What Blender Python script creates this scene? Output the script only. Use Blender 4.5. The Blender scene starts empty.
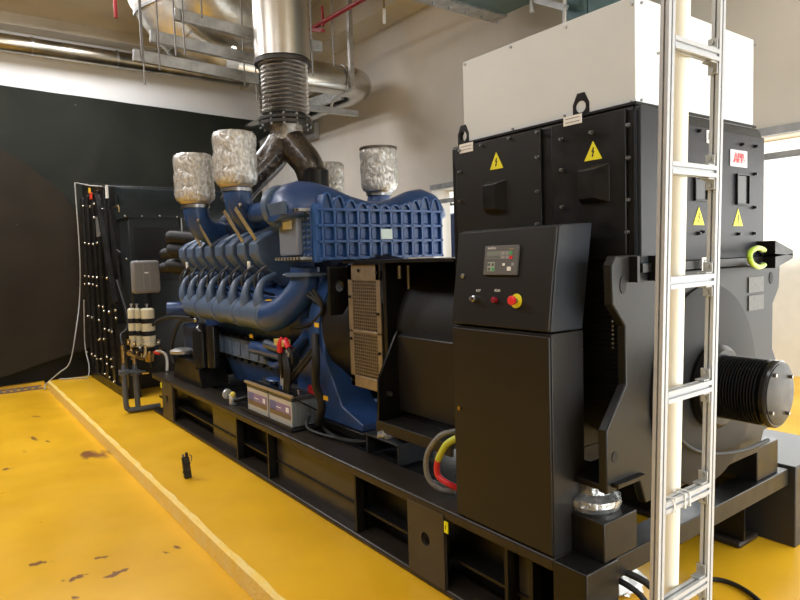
import bpy, bmesh, math, random
from mathutils import Vector, Matrix
random.seed(7)
D = bpy.data; COL = bpy.context.scene.collection
# ------------------------------------------------------------ camera frame (measured vanishing points)
F = 629.4513484
AX = Vector((0.80216972, -0.06692603, 0.5933335)); AY = Vector((-0.5962514, -0.0369472, 0.80194711))
AZ = Vector((-0.03174912, -0.99707362, -0.06954267)); H = 1.66
def at(px, py, x=None, y=None, z=None):
    d = Vector((px-400, py-300, F)); r = Vector((d.dot(AX), d.dot(AY), d.dot(AZ)))
    t = x/r.x if x is not None else (y/r.y if y is not None else (z-H)/r.z)
    return Vector((r.x*t, r.y*t, r.z*t+H))
# ------------------------------------------------------------ materials
MATS = {}
def mat(name, col, rough=.5, metal=0., noise=0., nscale=8., col2=None, bump=0., bscale=60., emit=None, coat=0., rnoise=0.):
    if name in MATS: return MATS[name]
    m = D.materials.new(name); m.use_nodes = True; nt = m.node_tree; b = nt.nodes['Principled BSDF']
    b.inputs['Base Color'].default_value = (*col, 1); b.inputs['Roughness'].default_value = rough
    b.inputs['Metallic'].default_value = metal
    if coat: b.inputs['Coat Weight'].default_value = coat; b.inputs['Coat Roughness'].default_value = .15
    tc = nt.nodes.new('ShaderNodeTexCoord')
    if noise or col2:
        n = nt.nodes.new('ShaderNodeTexNoise'); n.inputs['Scale'].default_value = nscale; n.inputs['Detail'].default_value = 6
        r = nt.nodes.new('ShaderNodeValToRGB'); c2 = col2 or tuple(c*(1-noise) for c in col)
        r.color_ramp.elements[0].position = .35; r.color_ramp.elements[1].position = .68
        r.color_ramp.elements[0].color = (*c2, 1); r.color_ramp.elements[1].color = (*col, 1)
        nt.links.new(tc.outputs['Object'], n.inputs['Vector']); nt.links.new(n.outputs['Fac'], r.inputs['Fac'])
        nt.links.new(r.outputs['Color'], b.inputs['Base Color'])
    if rnoise:
        n = nt.nodes.new('ShaderNodeTexNoise'); n.inputs['Scale'].default_value = nscale*1.7; n.inputs['Detail'].default_value = 5
        mr = nt.nodes.new('ShaderNodeMapRange'); mr.inputs['To Min'].default_value = max(.02, rough-rnoise); mr.inputs['To Max'].default_value = rough+rnoise
        mr.inputs['From Min'].default_value = .3; mr.inputs['From Max'].default_value = .7
        nt.links.new(tc.outputs['Object'], n.inputs['Vector']); nt.links.new(n.outputs['Fac'], mr.inputs['Value']); nt.links.new(mr.outputs['Result'], b.inputs['Roughness'])
    if bump:
        n = nt.nodes.new('ShaderNodeTexNoise'); n.inputs['Scale'].default_value = bscale; n.inputs['Detail'].default_value = 5
        bp = nt.nodes.new('ShaderNodeBump'); bp.inputs['Strength'].default_value = bump; bp.inputs['Distance'].default_value = .02
        nt.links.new(tc.outputs['Object'], n.inputs['Vector']); nt.links.new(n.outputs['Fac'], bp.inputs['Height']); nt.links.new(bp.outputs['Normal'], b.inputs['Normal'])
    if emit: b.inputs['Emission Color'].default_value = (*col, 1); b.inputs['Emission Strength'].default_value = emit
    if sum(col) < .08: b.inputs['Specular IOR Level'].default_value = .32
    MATS[name] = m; return m
black = mat('black_paint', (.0075, .007, .0065), .36, noise=.3, nscale=5, bump=.04, bscale=90, rnoise=.08)
blackm = mat('black_matt', (.007, .007, .007), .6)
blackg = mat('black_gloss', (.011, .011, .012), .2)
slate = mat('slate_paint', (.018, .021, .026), .42, noise=.2, nscale=6, bump=.03, bscale=150)
cabm = mat('cabinet_paint', (.014, .0125, .011), .40, noise=.15, nscale=4, bump=.05, bscale=220)
rubber = mat('rubber', (.012, .012, .012), .55)
blue = mat('engine_blue', (.022, .062, .185), .36, noise=.22, nscale=6, rnoise=.08)
bluel = mat('grey_blue_casting', (.085, .13, .215), .38, noise=.22, nscale=10)
steel = mat('steel', (.42, .42, .42), .32, 1, noise=.25, nscale=10)
zinc = mat('zinc', (.50, .49, .46), .45, .85, noise=.25, nscale=14)
tanm = mat('bare_sheet_steel', (.38, .32, .25), .42, .75, noise=.2, nscale=20)
foil = mat('foil_duct', (.66, .64, .58), .38, .9, noise=.25, nscale=6, bump=.5, bscale=9)
pipeclad = mat('pipe_cladding', (.60, .59, .55), .24, 1, noise=.2, nscale=5)
pipeold = mat('back_pipe_cladding', (.42, .38, .30), .3, 1, noise=.55, nscale=3)
stackm = mat('stack_steel', (.55, .52, .46), .32, .95, noise=.15, nscale=3)
bellm = mat('bellows_steel', (.66, .64, .61), .30, 1)
alum = mat('aluminium', (.47, .49, .51), .42, .2, noise=.06, nscale=30)
slot = mat('slot_shade', (.16, .16, .16), .6)
bracket = mat('bracket_alloy', (.40, .41, .41), .45, .6, noise=.1, nscale=40)
pvc = mat('cream_pvc', (.80, .77, .63), .38)
whitebox = mat('white_enclosure', (.62, .66, .675), .45, noise=.05, nscale=3)
whitep = mat('white_plastic', (.80, .80, .77), .4)
greyp = mat('grey_plastic', (.30, .30, .29), .4)
greyd = mat('dark_grey_plastic', (.11, .11, .11), .4)
red = mat('red_plastic', (.62, .02, .03), .35)
redp = mat('red_pipe_paint', (.24, .014, .016), .4)
yel = mat('warning_yellow', (.80, .74, .01), .45)
yelt = mat('orange_tag', (.70, .42, .02), .5)
green = mat('green_button', (.05, .35, .1), .4)
lcd = mat('display_glass', (.22, .26, .23), .2)
ink = mat('ink_black', (.01, .01, .01), .5)
brass = mat('brass', (.42, .31, .15), .32, 1, noise=.3, nscale=30)
cream = mat('cream_filter', (.62, .58, .42), .38)
silver = mat('silver_plate', (.50, .51, .52), .4, .6)
batm = mat('battery_case', (.19, .22, .23), .4, noise=.1)
batl = mat('battery_face_lit', (.46, .43, .36), .42)  # beige paints warm light onto the front of the grey-blue case
ylgr = mat('earth_yellow', (.34, .50, .04), .4)
teal = mat('teal_tray', (.09, .16, .165), .4, .3, noise=.2)
galv = mat('galvanised', (.45, .46, .46), .42, .7, noise=.3, nscale=12)
greypipe = mat('grey_hose_pipe', (.075, .085, .10), .45)
wallm = mat('plaster', (.70, .66, .59), .85, noise=.12, nscale=1.3, bump=.06, bscale=25)
wallw = mat('white_plaster', (.82, .82, .80), .8, noise=.1, nscale=1.1, bump=.05, bscale=25)
ceilm = mat('ceiling_concrete', (.60, .56, .48), .9, noise=.15, nscale=1.0, bump=.05, bscale=20)
outer = mat('outer_wall_paint', (.80, .78, .72), .85, noise=.05)
wrapblk = mat('wrapped_lagging', (.07, .052, .035), .22, .3, noise=.6, nscale=9, col2=(.018, .014, .011), bump=.8, bscale=16, coat=.6)

def film_mat():
    m = D.materials.new('cling_film_wrap'); m.use_nodes = True; nt = m.node_tree; b = nt.nodes['Principled BSDF']
    tc = nt.nodes.new('ShaderNodeTexCoord'); mp = nt.nodes.new('ShaderNodeMapping'); mp.inputs['Scale'].default_value = (1, 1, .7)
    n = nt.nodes.new('ShaderNodeTexNoise'); n.inputs['Scale'].default_value = 34; n.inputs['Detail'].default_value = 9; n.inputs['Distortion'].default_value = .5
    v = nt.nodes.new('ShaderNodeTexVoronoi'); v.feature = 'DISTANCE_TO_EDGE'; v.inputs['Scale'].default_value = 14
    r = nt.nodes.new('ShaderNodeValToRGB'); r.color_ramp.elements[0].position = .36; r.color_ramp.elements[1].position = .66
    r.color_ramp.elements[0].color = (.36, .35, .32, 1); r.color_ramp.elements[1].color = (.70, .69, .66, 1)
    ad = nt.nodes.new('ShaderNodeMath'); ad.operation = 'MULTIPLY_ADD'; ad.inputs[1].default_value = .6
    bp = nt.nodes.new('ShaderNodeBump'); bp.inputs['Strength'].default_value = .9; bp.inputs['Distance'].default_value = .02
    L = nt.links.new
    L(tc.outputs['Object'], mp.inputs['Vector']); L(mp.outputs['Vector'], n.inputs['Vector']); L(mp.outputs['Vector'], v.inputs['Vector'])
    L(n.outputs['Fac'], r.inputs['Fac']); L(r.outputs['Color'], b.inputs['Base Color'])
    L(n.outputs['Fac'], ad.inputs[0]); L(v.outputs['Distance'], ad.inputs[2]); L(ad.outputs['Value'], bp.inputs['Height']); L(bp.outputs['Normal'], b.inputs['Normal'])
    b.inputs['Roughness'].default_value = .22; b.inputs['Metallic'].default_value = .25; b.inputs['Coat Weight'].default_value = .7; b.inputs['Coat Roughness'].default_value = .1
    return m
film = film_mat()

def floor_mat(name, stain, stains=()):
    m = D.materials.new(name); m.use_nodes = True; nt = m.node_tree; b = nt.nodes['Principled BSDF']; L = nt.links.new
    geo = nt.nodes.new('ShaderNodeNewGeometry'); 
    def noise(scale, det=5, sx=1, sy=1, rot=0):
        mp = nt.nodes.new('ShaderNodeMapping'); mp.inputs['Scale'].default_value = (sx, sy, 1); mp.inputs['Rotation'].default_value = (0, 0, rot)
        n = nt.nodes.new('ShaderNodeTexNoise'); n.inputs['Scale'].default_value = scale; n.inputs['Detail'].default_value = det
        L(geo.outputs['Position'], mp.inputs['Vector']); L(mp.outputs['Vector'], n.inputs['Vector']); return n
    n1 = noise(1.6); r1 = nt.nodes.new('ShaderNodeValToRGB')
    r1.color_ramp.elements[0].position = .3; r1.color_ramp.elements[1].position = .7
    r1.color_ramp.elements[0].color = (.62, .335, .010, 1); r1.color_ramp.elements[1].color = (.76, .43, .018, 1)
    L(n1.outputs['Fac'], r1.inputs['Fac'])
    # scraped dark stains, stretched, in a few patches
    n2 = noise(5.0, 8, 1, .38, .5); n3 = noise(.85, 2)
    mul = nt.nodes.new('ShaderNodeMath'); mul.operation = 'MULTIPLY'; L(n2.outputs['Fac'], mul.inputs[0]); L(n3.outputs['Fac'], mul.inputs[1])
    r2 = nt.nodes.new('ShaderNodeValToRGB'); r2.color_ramp.elements[0].position = stain; r2.color_ramp.elements[1].position = stain+.05
    r2.color_ramp.elements[0].color = (0, 0, 0, 1); r2.color_ramp.elements[1].color = (1, 1, 1, 1); L(mul.outputs['Value'], r2.inputs['Fac'])
    mx = nt.nodes.new('ShaderNodeMixRGB'); L(r2.outputs['Color'], mx.inputs['Fac']); L(r1.outputs['Color'], mx.inputs[1]); mx.inputs[2].default_value = (.22, .09, .03, 1)
    L(mx.outputs['Color'], b.inputs['Base Color'])
    out = mx.outputs['Color']
    for (a0, a1, ww) in stains:
        zz = -.12 if stain < .39 else 0
        A, B_ = at(*a0, z=zz), at(*a1, z=zz); C_ = (A+B_)/2; hl = (A-B_).length/2+.02; ang = math.atan2(B_.y-A.y, B_.x-A.x)
        sb = nt.nodes.new('ShaderNodeVectorMath'); sb.operation = 'SUBTRACT'; sb.inputs[1].default_value = C_
        vr = nt.nodes.new('ShaderNodeVectorRotate'); vr.rotation_type = 'Z_AXIS'; vr.inputs['Angle'].default_value = -ang
        ml = nt.nodes.new('ShaderNodeVectorMath'); ml.operation = 'MULTIPLY'; ml.inputs[1].default_value = (1/hl, 1/ww, 0)
        ln = nt.nodes.new('ShaderNodeVectorMath'); ln.operation = 'LENGTH'
        L(geo.outputs['Position'], sb.inputs[0]); L(sb.outputs[0], vr.inputs['Vector']); L(vr.outputs[0], ml.inputs[0]); L(ml.outputs[0], ln.inputs[0])
        m1 = nt.nodes.new('ShaderNodeMapRange'); m1.inputs['From Min'].default_value = .2; m1.inputs['From Max'].default_value = 1.1; m1.inputs['To Min'].default_value = .34; m1.inputs['To Max'].default_value = -.15
        L(ln.outputs['Value'], m1.inputs['Value']); nn = noise(26, 8)
        ad = nt.nodes.new('ShaderNodeMath'); L(m1.outputs['Result'], ad.inputs[0]); L(nn.outputs['Fac'], ad.inputs[1])
        m2 = nt.nodes.new('ShaderNodeMapRange'); m2.inputs['From Min'].default_value = .69; m2.inputs['From Max'].default_value = .78; L(ad.outputs[0], m2.inputs['Value'])
        m3 = nt.nodes.new('ShaderNodeMixRGB'); L(m2.outputs['Result'], m3.inputs['Fac']); L(out, m3.inputs[1]); m3.inputs[2].default_value = (.20, .085, .03, 1); out = m3.outputs['Color']
    L(out, b.inputs['Base Color'])
    n4 = noise(3, 4); mr = nt.nodes.new('ShaderNodeMapRange'); mr.inputs['To Min'].default_value = .22; mr.inputs['To Max'].default_value = .42
    L(n4.outputs['Fac'], mr.inputs['Value']); L(mr.outputs['Result'], b.inputs['Roughness'])
    bp = nt.nodes.new('ShaderNodeBump'); bp.inputs['Strength'].default_value = .05; n5 = noise(18, 3); L(n5.outputs['Fac'], bp.inputs['Height']); L(bp.outputs['Normal'], b.inputs['Normal'])
    return m
floorm = floor_mat('yellow_epoxy_floor', .385, (((14, 569), (58, 559), .05), ((50, 586), (98, 571), .05), ((84, 560), (117, 555), .035), ((98, 580), (136, 566), .06), ((70, 597), (80, 598), .03), ((159, 551), (170, 553), .03), ((172, 545), (182, 549), .035), ((28, 435), (40, 442), .05), ((44, 440), (53, 443), .04), ((0, 469), (13, 469), .06), ((29, 416), (43, 417), .05))); platm = floor_mat('yellow_epoxy_platform', .40)
chip = mat('chipped_edge', (.82, .55, .09), .6, nscale=12, col2=(.80, .60, .20), bump=.3, bscale=40)
def curtain_mat(name, c1, c2, c3):
    m = D.materials.new(name); m.use_nodes = True; nt = m.node_tree; b = nt.nodes['Principled BSDF']; L = nt.links.new
    tc = nt.nodes.new('ShaderNodeTexCoord')
    n = nt.nodes.new('ShaderNodeTexNoise'); n.inputs['Scale'].default_value = 1.1; n.inputs['Detail'].default_value = 7; n.inputs['Distortion'].default_value = .6
    r = nt.nodes.new('ShaderNodeValToRGB'); r.color_ramp.elements[0].position = .35; r.color_ramp.elements[1].position = .65
    r.color_ramp.elements[0].color = (*c1, 1); r.color_ramp.elements[1].color = (*c2, 1)
    v = nt.nodes.new('ShaderNodeTexNoise'); v.inputs['Scale'].default_value = 7; v.inputs['Detail'].default_value = 9
    r2 = nt.nodes.new('ShaderNodeValToRGB'); r2.color_ramp.elements[0].position = .70; r2.color_ramp.elements[1].position = .76
    r2.color_ramp.elements[0].color = (0, 0, 0, 1)
    mx = nt.nodes.new('ShaderNodeMixRGB'); mx.inputs[2].default_value = (*c3, 1)
    L(tc.outputs['Object'], n.inputs['Vector']); L(tc.outputs['Object'], v.inputs['Vector']); L(n.outputs['Fac'], r.inputs['Fac']); L(v.outputs['Fac'], r2.inputs['Fac'])
    L(r2.outputs['Color'], mx.inputs['Fac']); L(r.outputs['Color'], mx.inputs[1]); L(mx.outputs['Color'], b.inputs['Base Color'])
    b.inputs['Roughness'].default_value = .75; b.inputs['Specular IOR Level'].default_value = .25
    return m
curm = curtain_mat('black_sheeting', (.008, .010, .006), (.016, .017, .012), (.07, .07, .06))
curb = curtain_mat('brown_black_sheeting', (.011, .0075, .003), (.019, .014, .007), (.05, .05, .04))

# ------------------------------------------------------------ mesh builder
def V(*a): return Vector(a)
class MB:
    def __init__(s): s.b = bmesh.new()
    def quadbox(s, c8):
        vs = [s.b.verts.new(c) for c in c8]
        for f in ((0,3,2,1),(4,5,6,7),(0,1,5,4),(1,2,6,5),(2,3,7,6),(3,0,4,7)): s.b.faces.new([vs[i] for i in f])
        return s
    def box(s, x0, x1, y0, y1, z0, z1):
        return s.quadbox([(x0,y0,z0),(x1,y0,z0),(x1,y1,z0),(x0,y1,z0),(x0,y0,z1),(x1,y0,z1),(x1,y1,z1),(x0,y1,z1)])
    def bar(s, p0, p1, w, h, up=(0,0,1)):
        p0, p1 = Vector(p0), Vector(p1); d = (p1-p0).normalized(); u = Vector(up)
        a = d.cross(u); a = a.normalized() if a.length > 1e-4 else V(1,0,0); c = a.cross(d).normalized()
        a = a*w/2; c = c*h/2
        return s.quadbox([p0-a-c, p0+a-c, p1+a-c, p1-a-c, p0-a+c, p0+a+c, p1+a+c, p1-a+c])
    def rings(s, rows, cap=True, close=True):
        R = [[s.b.verts.new(p) for p in r] for r in rows]; n = len(R[0])
        for i in range(len(R)-1):
            for j in range(n if close else n-1):
                k = (j+1) % n; s.b.faces.new((R[i][j], R[i][k], R[i+1][k], R[i+1][j]))
        if cap: s.b.faces.new(R[0][::-1]); s.b.faces.new(R[-1])
        return s
    def tube(s, pts, r, n=12, smooth=True, cap=True, sub=6):
        P = [Vector(p) for p in pts]; rr = list(r) if hasattr(r, '__len__') else [r]*len(P)
        if smooth and len(P) > 2:
            Q, q = [], []
            for i in range(len(P)-1):
                a, b_, c, d = P[max(i-1,0)], P[i], P[i+1], P[min(i+2,len(P)-1)]
                for k in range(sub):
                    t = k/sub; Q.append(.5*((2*b_)+(c-a)*t+(2*a-5*b_+4*c-d)*t*t+(3*b_-a-3*c+d)*t**3)); q.append(rr[i]*(1-t)+rr[i+1]*t)
            Q.append(P[-1]); q.append(rr[-1]); P, rr = Q, q
        rows = []; d0 = (P[1]-P[0]).normalized(); u = V(0,0,1) if abs(d0.z) < .9 else V(1,0,0); u = (u-d0*u.dot(d0)).normalized()
        for i, p in enumerate(P):
            d = (P[min(i+1,len(P)-1)]-P[max(i-1,0)]).normalized(); u = (u-d*u.dot(d)).normalized(); w = d.cross(u)
            rows.append([p+(u*math.cos(2*math.pi*k/n)+w*math.sin(2*math.pi*k/n))*rr[i] for k in range(n)])
        return s.rings(rows, cap)
    def cyl(s, p0, p1, r, r1=None, n=24): return s.tube([p0, p1], [r, r if r1 is None else r1], n, False)
    def lathe(s, base, axis, prof, n=32, cap=True, wob=0):      # prof: (distance along axis, radius)
        B = Vector(base); a = Vector(axis).normalized(); u = V(0,0,1) if abs(a.z) < .9 else V(1,0,0); u = (u-a*u.dot(a)).normalized(); w = a.cross(u); rows = []
        for (h, r) in prof:
            rows.append([B+a*(h+(random.uniform(-wob, wob)*.5 if wob else 0))+(u*math.cos(2*math.pi*k/n)+w*math.sin(2*math.pi*k/n))*(r+(random.uniform(-wob, wob) if wob else 0)) for k in range(n)])
        return s.rings(rows, cap)
    def prism(s, poly, axis, a0, a1, hole=None):               # poly in the plane normal to axis
        def P(q, a): return {'x': (a, q[0], q[1]), 'y': (q[0], a, q[1]), 'z': (q[0], q[1], a)}[axis]
        for_ = [poly]+([hole] if hole else [])
        for q in for_:
            A = [s.b.verts.new(P(p, a0)) for p in q]; Bv = [s.b.verts.new(P(p, a1)) for p in q]; n = len(q)
            for i in range(n): s.b.faces.new((A[i], A[(i+1)%n], Bv[(i+1)%n], Bv[i]))
            if not hole: s.b.faces.new(A[::-1]); s.b.faces.new(Bv)
            q_edges = [(A, Bv)]
            if hole:
                s._h = getattr(s, '_h', []); s._h.append((A, Bv))
        if hole:
            (A0, B0), (A1, B1) = s._h[-2:]
            for L0, L1 in ((A0, A1), (B0, B1)):
                es = []
                for Lp in (L0, L1):
                    for i in range(len(Lp)):
                        e = s.b.edges.get((Lp[i], Lp[(i+1)%len(Lp)])); es.append(e)
                bmesh.ops.triangle_fill(s.b, use_beauty=True, use_dissolve=False, edges=es)
        return s
    def ball(s, c, r, sx=1, sy=1, sz=1, n=12):
        M_ = Matrix.Translation(c) @ Matrix.Diagonal((r*sx, r*sy, r*sz, 1))
        bmesh.ops.create_uvsphere(s.b, u_segments=n, v_segments=max(6, n//2+2), radius=1, matrix=M_); return s
    def build(s, name, m, parent=None, bev=0, smooth=35):
        bmesh.ops.recalc_face_normals(s.b, faces=s.b.faces)
        me = D.meshes.new(name)
        if parent is not None:
            o0 = V(0,0,0); p = parent
            while p is not None: o0 += p.location; p = p.parent
        else:
            c = [v.co for v in s.b.verts]; o0 = V((min(v.x for v in c)+max(v.x for v in c))/2, (min(v.y for v in c)+max(v.y for v in c))/2, min(v.z for v in c))
        for v in s.b.verts: v.co -= o0
        s.b.to_mesh(me); s.b.free()
        if smooth:
            me.shade_smooth(); me.set_sharp_from_angle(angle=math.radians(smooth))
        for mm in (m if isinstance(m, (list, tuple)) else [m]): me.materials.append(mm)
        o = D.objects.new(name, me); COL.objects.link(o)
        if parent is not None: o.parent = parent
        else: o.location = o0
        if bev:
            bm_ = o.modifiers.new('bevel', 'BEVEL'); bm_.width = bev; bm_.segments = 2; bm_.limit_method = 'ANGLE'; bm_.angle_limit = math.radians(40); bm_.harden_normals = False
        return o
def tag(o, label, cat, group=None):
    o['label'] = label; o['category'] = cat
    if group: o['group'] = group
    return o
def thing(name, loc, label, cat, group=None):
    o = D.objects.new(name, None); COL.objects.link(o); o.location = loc; o.empty_display_size = .1; return tag(o, label, cat, group)
def struct(o): o['kind'] = 'structure'; return o
def dup(root, loc, label=None):
    def cp(o, par):
        c = o.copy(); COL.objects.link(c); c.parent = par
        for ch in [k for k in o.children]: cp(ch, c)
        return c
    r = cp(root, None); r.location = loc
    if label: r['label'] = label
    return r
def text(body, size, m, org, u, v, parent, name='lettering', depth=.001, bold=0.):
    cu = D.curves.new(name, 'FONT'); cu.body = body; cu.size = size; cu.extrude = depth; cu.offset = bold; cu.align_x = 'CENTER'; cu.align_y = 'CENTER'
    tmp = D.objects.new(name, cu); COL.objects.link(tmp); dg = bpy.context.evaluated_depsgraph_get(); dg.update()
    me = D.meshes.new_from_object(tmp.evaluated_get(dg)); D.objects.remove(tmp)
    u = Vector(u).normalized(); v = Vector(v).normalized(); n = u.cross(v); o0 = V(0,0,0); p = parent
    while p is not None: o0 += p.location; p = p.parent
    M_ = Matrix(((u.x, v.x, n.x, 0), (u.y, v.y, n.y, 0), (u.z, v.z, n.z, 0), (0, 0, 0, 1)))
    me.transform(Matrix.Translation(Vector(org)-o0) @ M_)
    me.materials.clear(); me.materials.append(m); o = D.objects.new(name, me); COL.objects.link(o); o.parent = parent; return o
def circ(cx, cz, r, n=20, sx=1, sz=1): return [(cx+r*sx*math.cos(2*math.pi*i/n), cz+r*sz*math.sin(2*math.pi*i/n)) for i in range(n)]

# ============================================================ SETTING
RX, BY, CZ = 5.1, 10.95, 5.3      # right wall, back wall, ceiling
struct(MB().box(-6, 1.27, -4, BY, -.3, -.12).build('floor', floorm)); struct(MB().box(1.27, RX+.3, 10.45, BY, -.3, -.12).build('floor', floorm))
pl = MB(); pl.box(1.27, 9, -4, 10.45, -.3, 0); pf = struct(pl.build('floor', platm))
# worn kerb face of the raised slab
kb = MB(); ys = [-4+i*.12 for i in range(int(14.45/.12)+1)]
rows = []
for y in ys:
    a = random.uniform(-.003, .003); b_ = random.uniform(-.012, .004)
    rows.append([V(1.275, y, -.125), V(1.243+a*.3, y, -.121), V(1.247+a*.5, y, -.012), V(1.262, y, .0015), V(1.285+b_, y, .0018), V(1.285, y, -.1)])
kb.rings(rows); struct(kb.build('trim_1', chip))
struct(MB().box(-6, RX+.4, BY, BY+.2, -.3, CZ).build('wall_back', wallw))
struct(MB().box(-6, 1.25, BY-.17, BY, -.12, -.06).build('trim_2', platm))
OY0, OY1, OZ = -1.4, 6.15, 2.47
wr = MB(); wr.box(RX, RX+.3, -4, OY0, 0, CZ); wr.box(RX, RX+.3, OY1, BY, 0, CZ); wr.box(RX, RX+.3, OY0, OY1, OZ, CZ); struct(wr.build('wall_right', wallm))
struct(MB().box(RX-.03, RX+.02, OY0, OY1, OZ-.0, OZ+.06).build('trim_3', galv))
struct(MB().box(RX+.05, RX+.12, OY0, OY1, OZ-.17, OZ-.12).build('trim_3', galv))
struct(MB().box(-6.2, -6, -4, BY, -.3, CZ).build('wall_left', mat('grey_block_wall', (.22, .19, .15), .9, noise=.2)))
wn = MB(); wn.box(-6.2, .6, -4.2, -4, -.3, CZ); wn.box(.6, 4.9, -4.2, -4, 3.0, CZ); wn.box(4.9, RX+.3, -4.2, -4, -.3, CZ); struct(wn.build('wall_front', wallm))
struct(MB().box(-6.2, RX+.4, -4.2, BY+.2, CZ, CZ+.2).build('ceiling', ceilm))
struct(MB().box(RX-.42, RX, -4, BY, 4.72, CZ).build('trim_4', ceilm))
struct(MB().box(-6, RX-.42, BY-.3, BY, 5.13, CZ).build('trim_5', ceilm))
# neighbouring bay behind the wide opening, open to daylight above
struct(MB().box(8.6, 8.8, -4, 11.5, 0, 5.2).build('wall_outer', outer))
struct(MB().box(RX+.3, 8.6, 10.8, 11, 0, 5.2).build('wall_outer', outer))

# drain grate
g = thing('drain_grate', (.2, 10.62, -.12), 'rusty slotted drain grate at the foot of the black curtain', 'grate')
b = MB(); b.box(-3, 1.2, 10.5, 10.52, -.119, -.10); b.box(-3, 1.2, 10.74, 10.76, -.119, -.10); b.build('frame', mat('rusty_iron', (.16, .10, .07), .6), g)
b = MB()
for i in range(46):
    x = -2.95+i*.09; b.box(x, x+.045, 10.52, 10.74, -.119, -.104)
b.build('bars', mat('grate_iron', (.20, .16, .13), .5, .4), g)

# curtains: pleated sheets with thickness
def sheet(name, m, pts_top, pts_bot, y, label, amp=.03, nx=70, nz=24, freq=5.):
    bm = MB(); grid = []
    def lerp(P, t):
        x = P[0][0]+(P[-1][0]-P[0][0])*t
        for a, c in zip(P[:-1], P[1:]):
            if a[0] <= x <= c[0]+1e-6: k = (x-a[0])/(c[0]-a[0]); return x, a[1]+(c[1]-a[1])*k
        return P[-1]
    for side in (0, 1):
        G = []
        for j in range(nz+1):
            row = []
            for i in range(nx+1):
                t = i/nx; xt, zt = lerp(pts_top, t); xb, zb = lerp(pts_bot, t); s_ = j/nz
                x = xt*(1-s_)+xb*s_; z = zt*(1-s_)+zb*s_
                yy = y+amp*(.35+.65*s_)*(math.sin(x*freq+1.2*s_)+.5*math.sin(x*freq*2.3+z*1.7))+(.006 if side else 0)
                row.append(bm.b.verts.new((x, yy, z)))
            G.append(row)
        for j in range(nz):
            for i in range(nx): bm.b.faces.new((G[j][i], G[j][i+1], G[j+1][i+1], G[j+1][i]))
        grid.append(G)
    A, B_ = grid
    for i in range(nx):
        bm.b.faces.new((A[0][i], A[0][i+1], B_[0][i+1], B_[0][i])); bm.b.faces.new((A[nz][i], A[nz][i+1], B_[nz][i+1], B_[nz][i]))
    for j in range(nz):
        bm.b.faces.new((A[j][0], A[j+1][0], B_[j+1][0], B_[j][0])); bm.b.faces.new((A[j][nx], A[j+1][nx], B_[j+1][nx], B_[j][nx]))
    return tag(bm.build(name, m, smooth=80), label, 'curtain')
def bw(px, py, y): p = at(px, py, y=y); return (p.x, p.z)
t0, t1, t2 = bw(-40, 80, 10.85), bw(60, 94, 10.85), bw(258, 121.5, 10.85)
sheet('curtain', curm, [(-5.5, t0[1]+.05), t0, t1, t2], [(-5.5, .05), bw(0, 381, 10.8), bw(30, 373, 10.8), bw(50, 363, 10.8), bw(80, 357, 10.8), (t2[0], .35)], 10.82, 'big black plastic sheet hung over the lower back wall', .02)
sheet('curtain', blackm, [(-5.5, 1.2), (4.8, 1.3)], [(-5.5, -.10), (4.8, -.10)], 10.9, 'dark underlay cloth showing below the hem of the black sheet', .008)
q0, q1, q2, q3 = bw(0, 148, 10.7), bw(28, 165, 10.7), bw(62, 192, 10.7), bw(95, 240, 10.7)
sheet('curtain', curb, [(-5.5, q0[1]+1.6), q0, q1, q2, q3], [(-5.5, .1), bw(0, 378, 10.7), (bw(95, 352, 10.7)[0], .42)], 10.70, 'brownish black sheet with a slanting top edge, left of the radiator', .02)

# ============================================================ SKID
SX0, SX1, SY0, SY1, SZ = 1.9, 3.66, 1.45, 7.3, .44
sk = thing('generator_skid', (2.78, 4.4, 0), 'long black steel base frame under the whole generator set', 'base frame')
def side_rail(x0, x1, sgn):
    xo = x0 if sgn < 0 else x1
    b = MB()
    b.box(x0, x1, 1.6, SY1, SZ-.055, SZ); b.box(x0, x1, 1.6, SY1, 0, .035)
    return b.build('side_rail', mat('rail_paint', (.028, .021, .015), .36, noise=.3), sk, bev=.012)
side_rail(1.9, 2.12, -1); side_rail(3.44, 3.66, 1)
b = MB(); b.box(2.06, 2.075, 1.6, SY1, .035, SZ-.055); b.box(3.485, 3.50, 1.6, SY1, .035, SZ-.055); b.build('web', black, sk)
b = MB(); b.box(1.962, 2.06, 1.62, SY1-.02, .16, .175); b.build('shelf_rib', black, sk)
def plate_y(px, py): return at(px, py, x=1.9).y
# partitions and flush plates
for (px, py) in ((235, 430), (354, 500), (266, 440), (505, 560), (530, 570)):
    y = plate_y(px, py); MB().box(1.915, 2.06, y, y+.02, .035, SZ-.055).build('partition', black, sk)
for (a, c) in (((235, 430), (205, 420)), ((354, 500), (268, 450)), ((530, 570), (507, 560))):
    y0, y1 = plate_y(*a), plate_y(*c); MB().box(1.975, 1.99, y0, y1, .035, SZ-.055).build('recessed_panel', mat('lit_panel_black', (.035, .03, .026), .3, noise=.4, nscale=7), sk)  # lighter black paints in the light that falls on these panels
for (a, c, r) in (((445, 560), (409, 540), .034), ((173, 405), (163, 400), .04)):
    y0, y1 = plate_y(*a), plate_y(*c); yc, zc = (y0+y1)/2, .24
    MB().prism([(y0, .03), (y1, .03), (y1, SZ-.03), (y0, SZ-.03)], 'x', 1.895, 1.915, hole=circ(yc, zc, r)).build('jack_plate', mat('plate_black', (.045, .036, .027), .4, noise=.3, nscale=6), sk)
    MB().box(1.96, 1.97, yc-.1, yc+.1, .1, .38).build('jack_backing', blackm, sk)
for (a, s_) in (((449, 530), .025), ((162, 382), .03)):
    y = plate_y(*a); MB().box(1.890, 1.896, y, y+s_, .33, .385).build('yellow_tag', yel, sk)
y = plate_y(449, 530); text('1', .03, ink, (1.8895, y+.0125, .358), (0, -1, 0), (0, 0, 1), sk)
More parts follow.
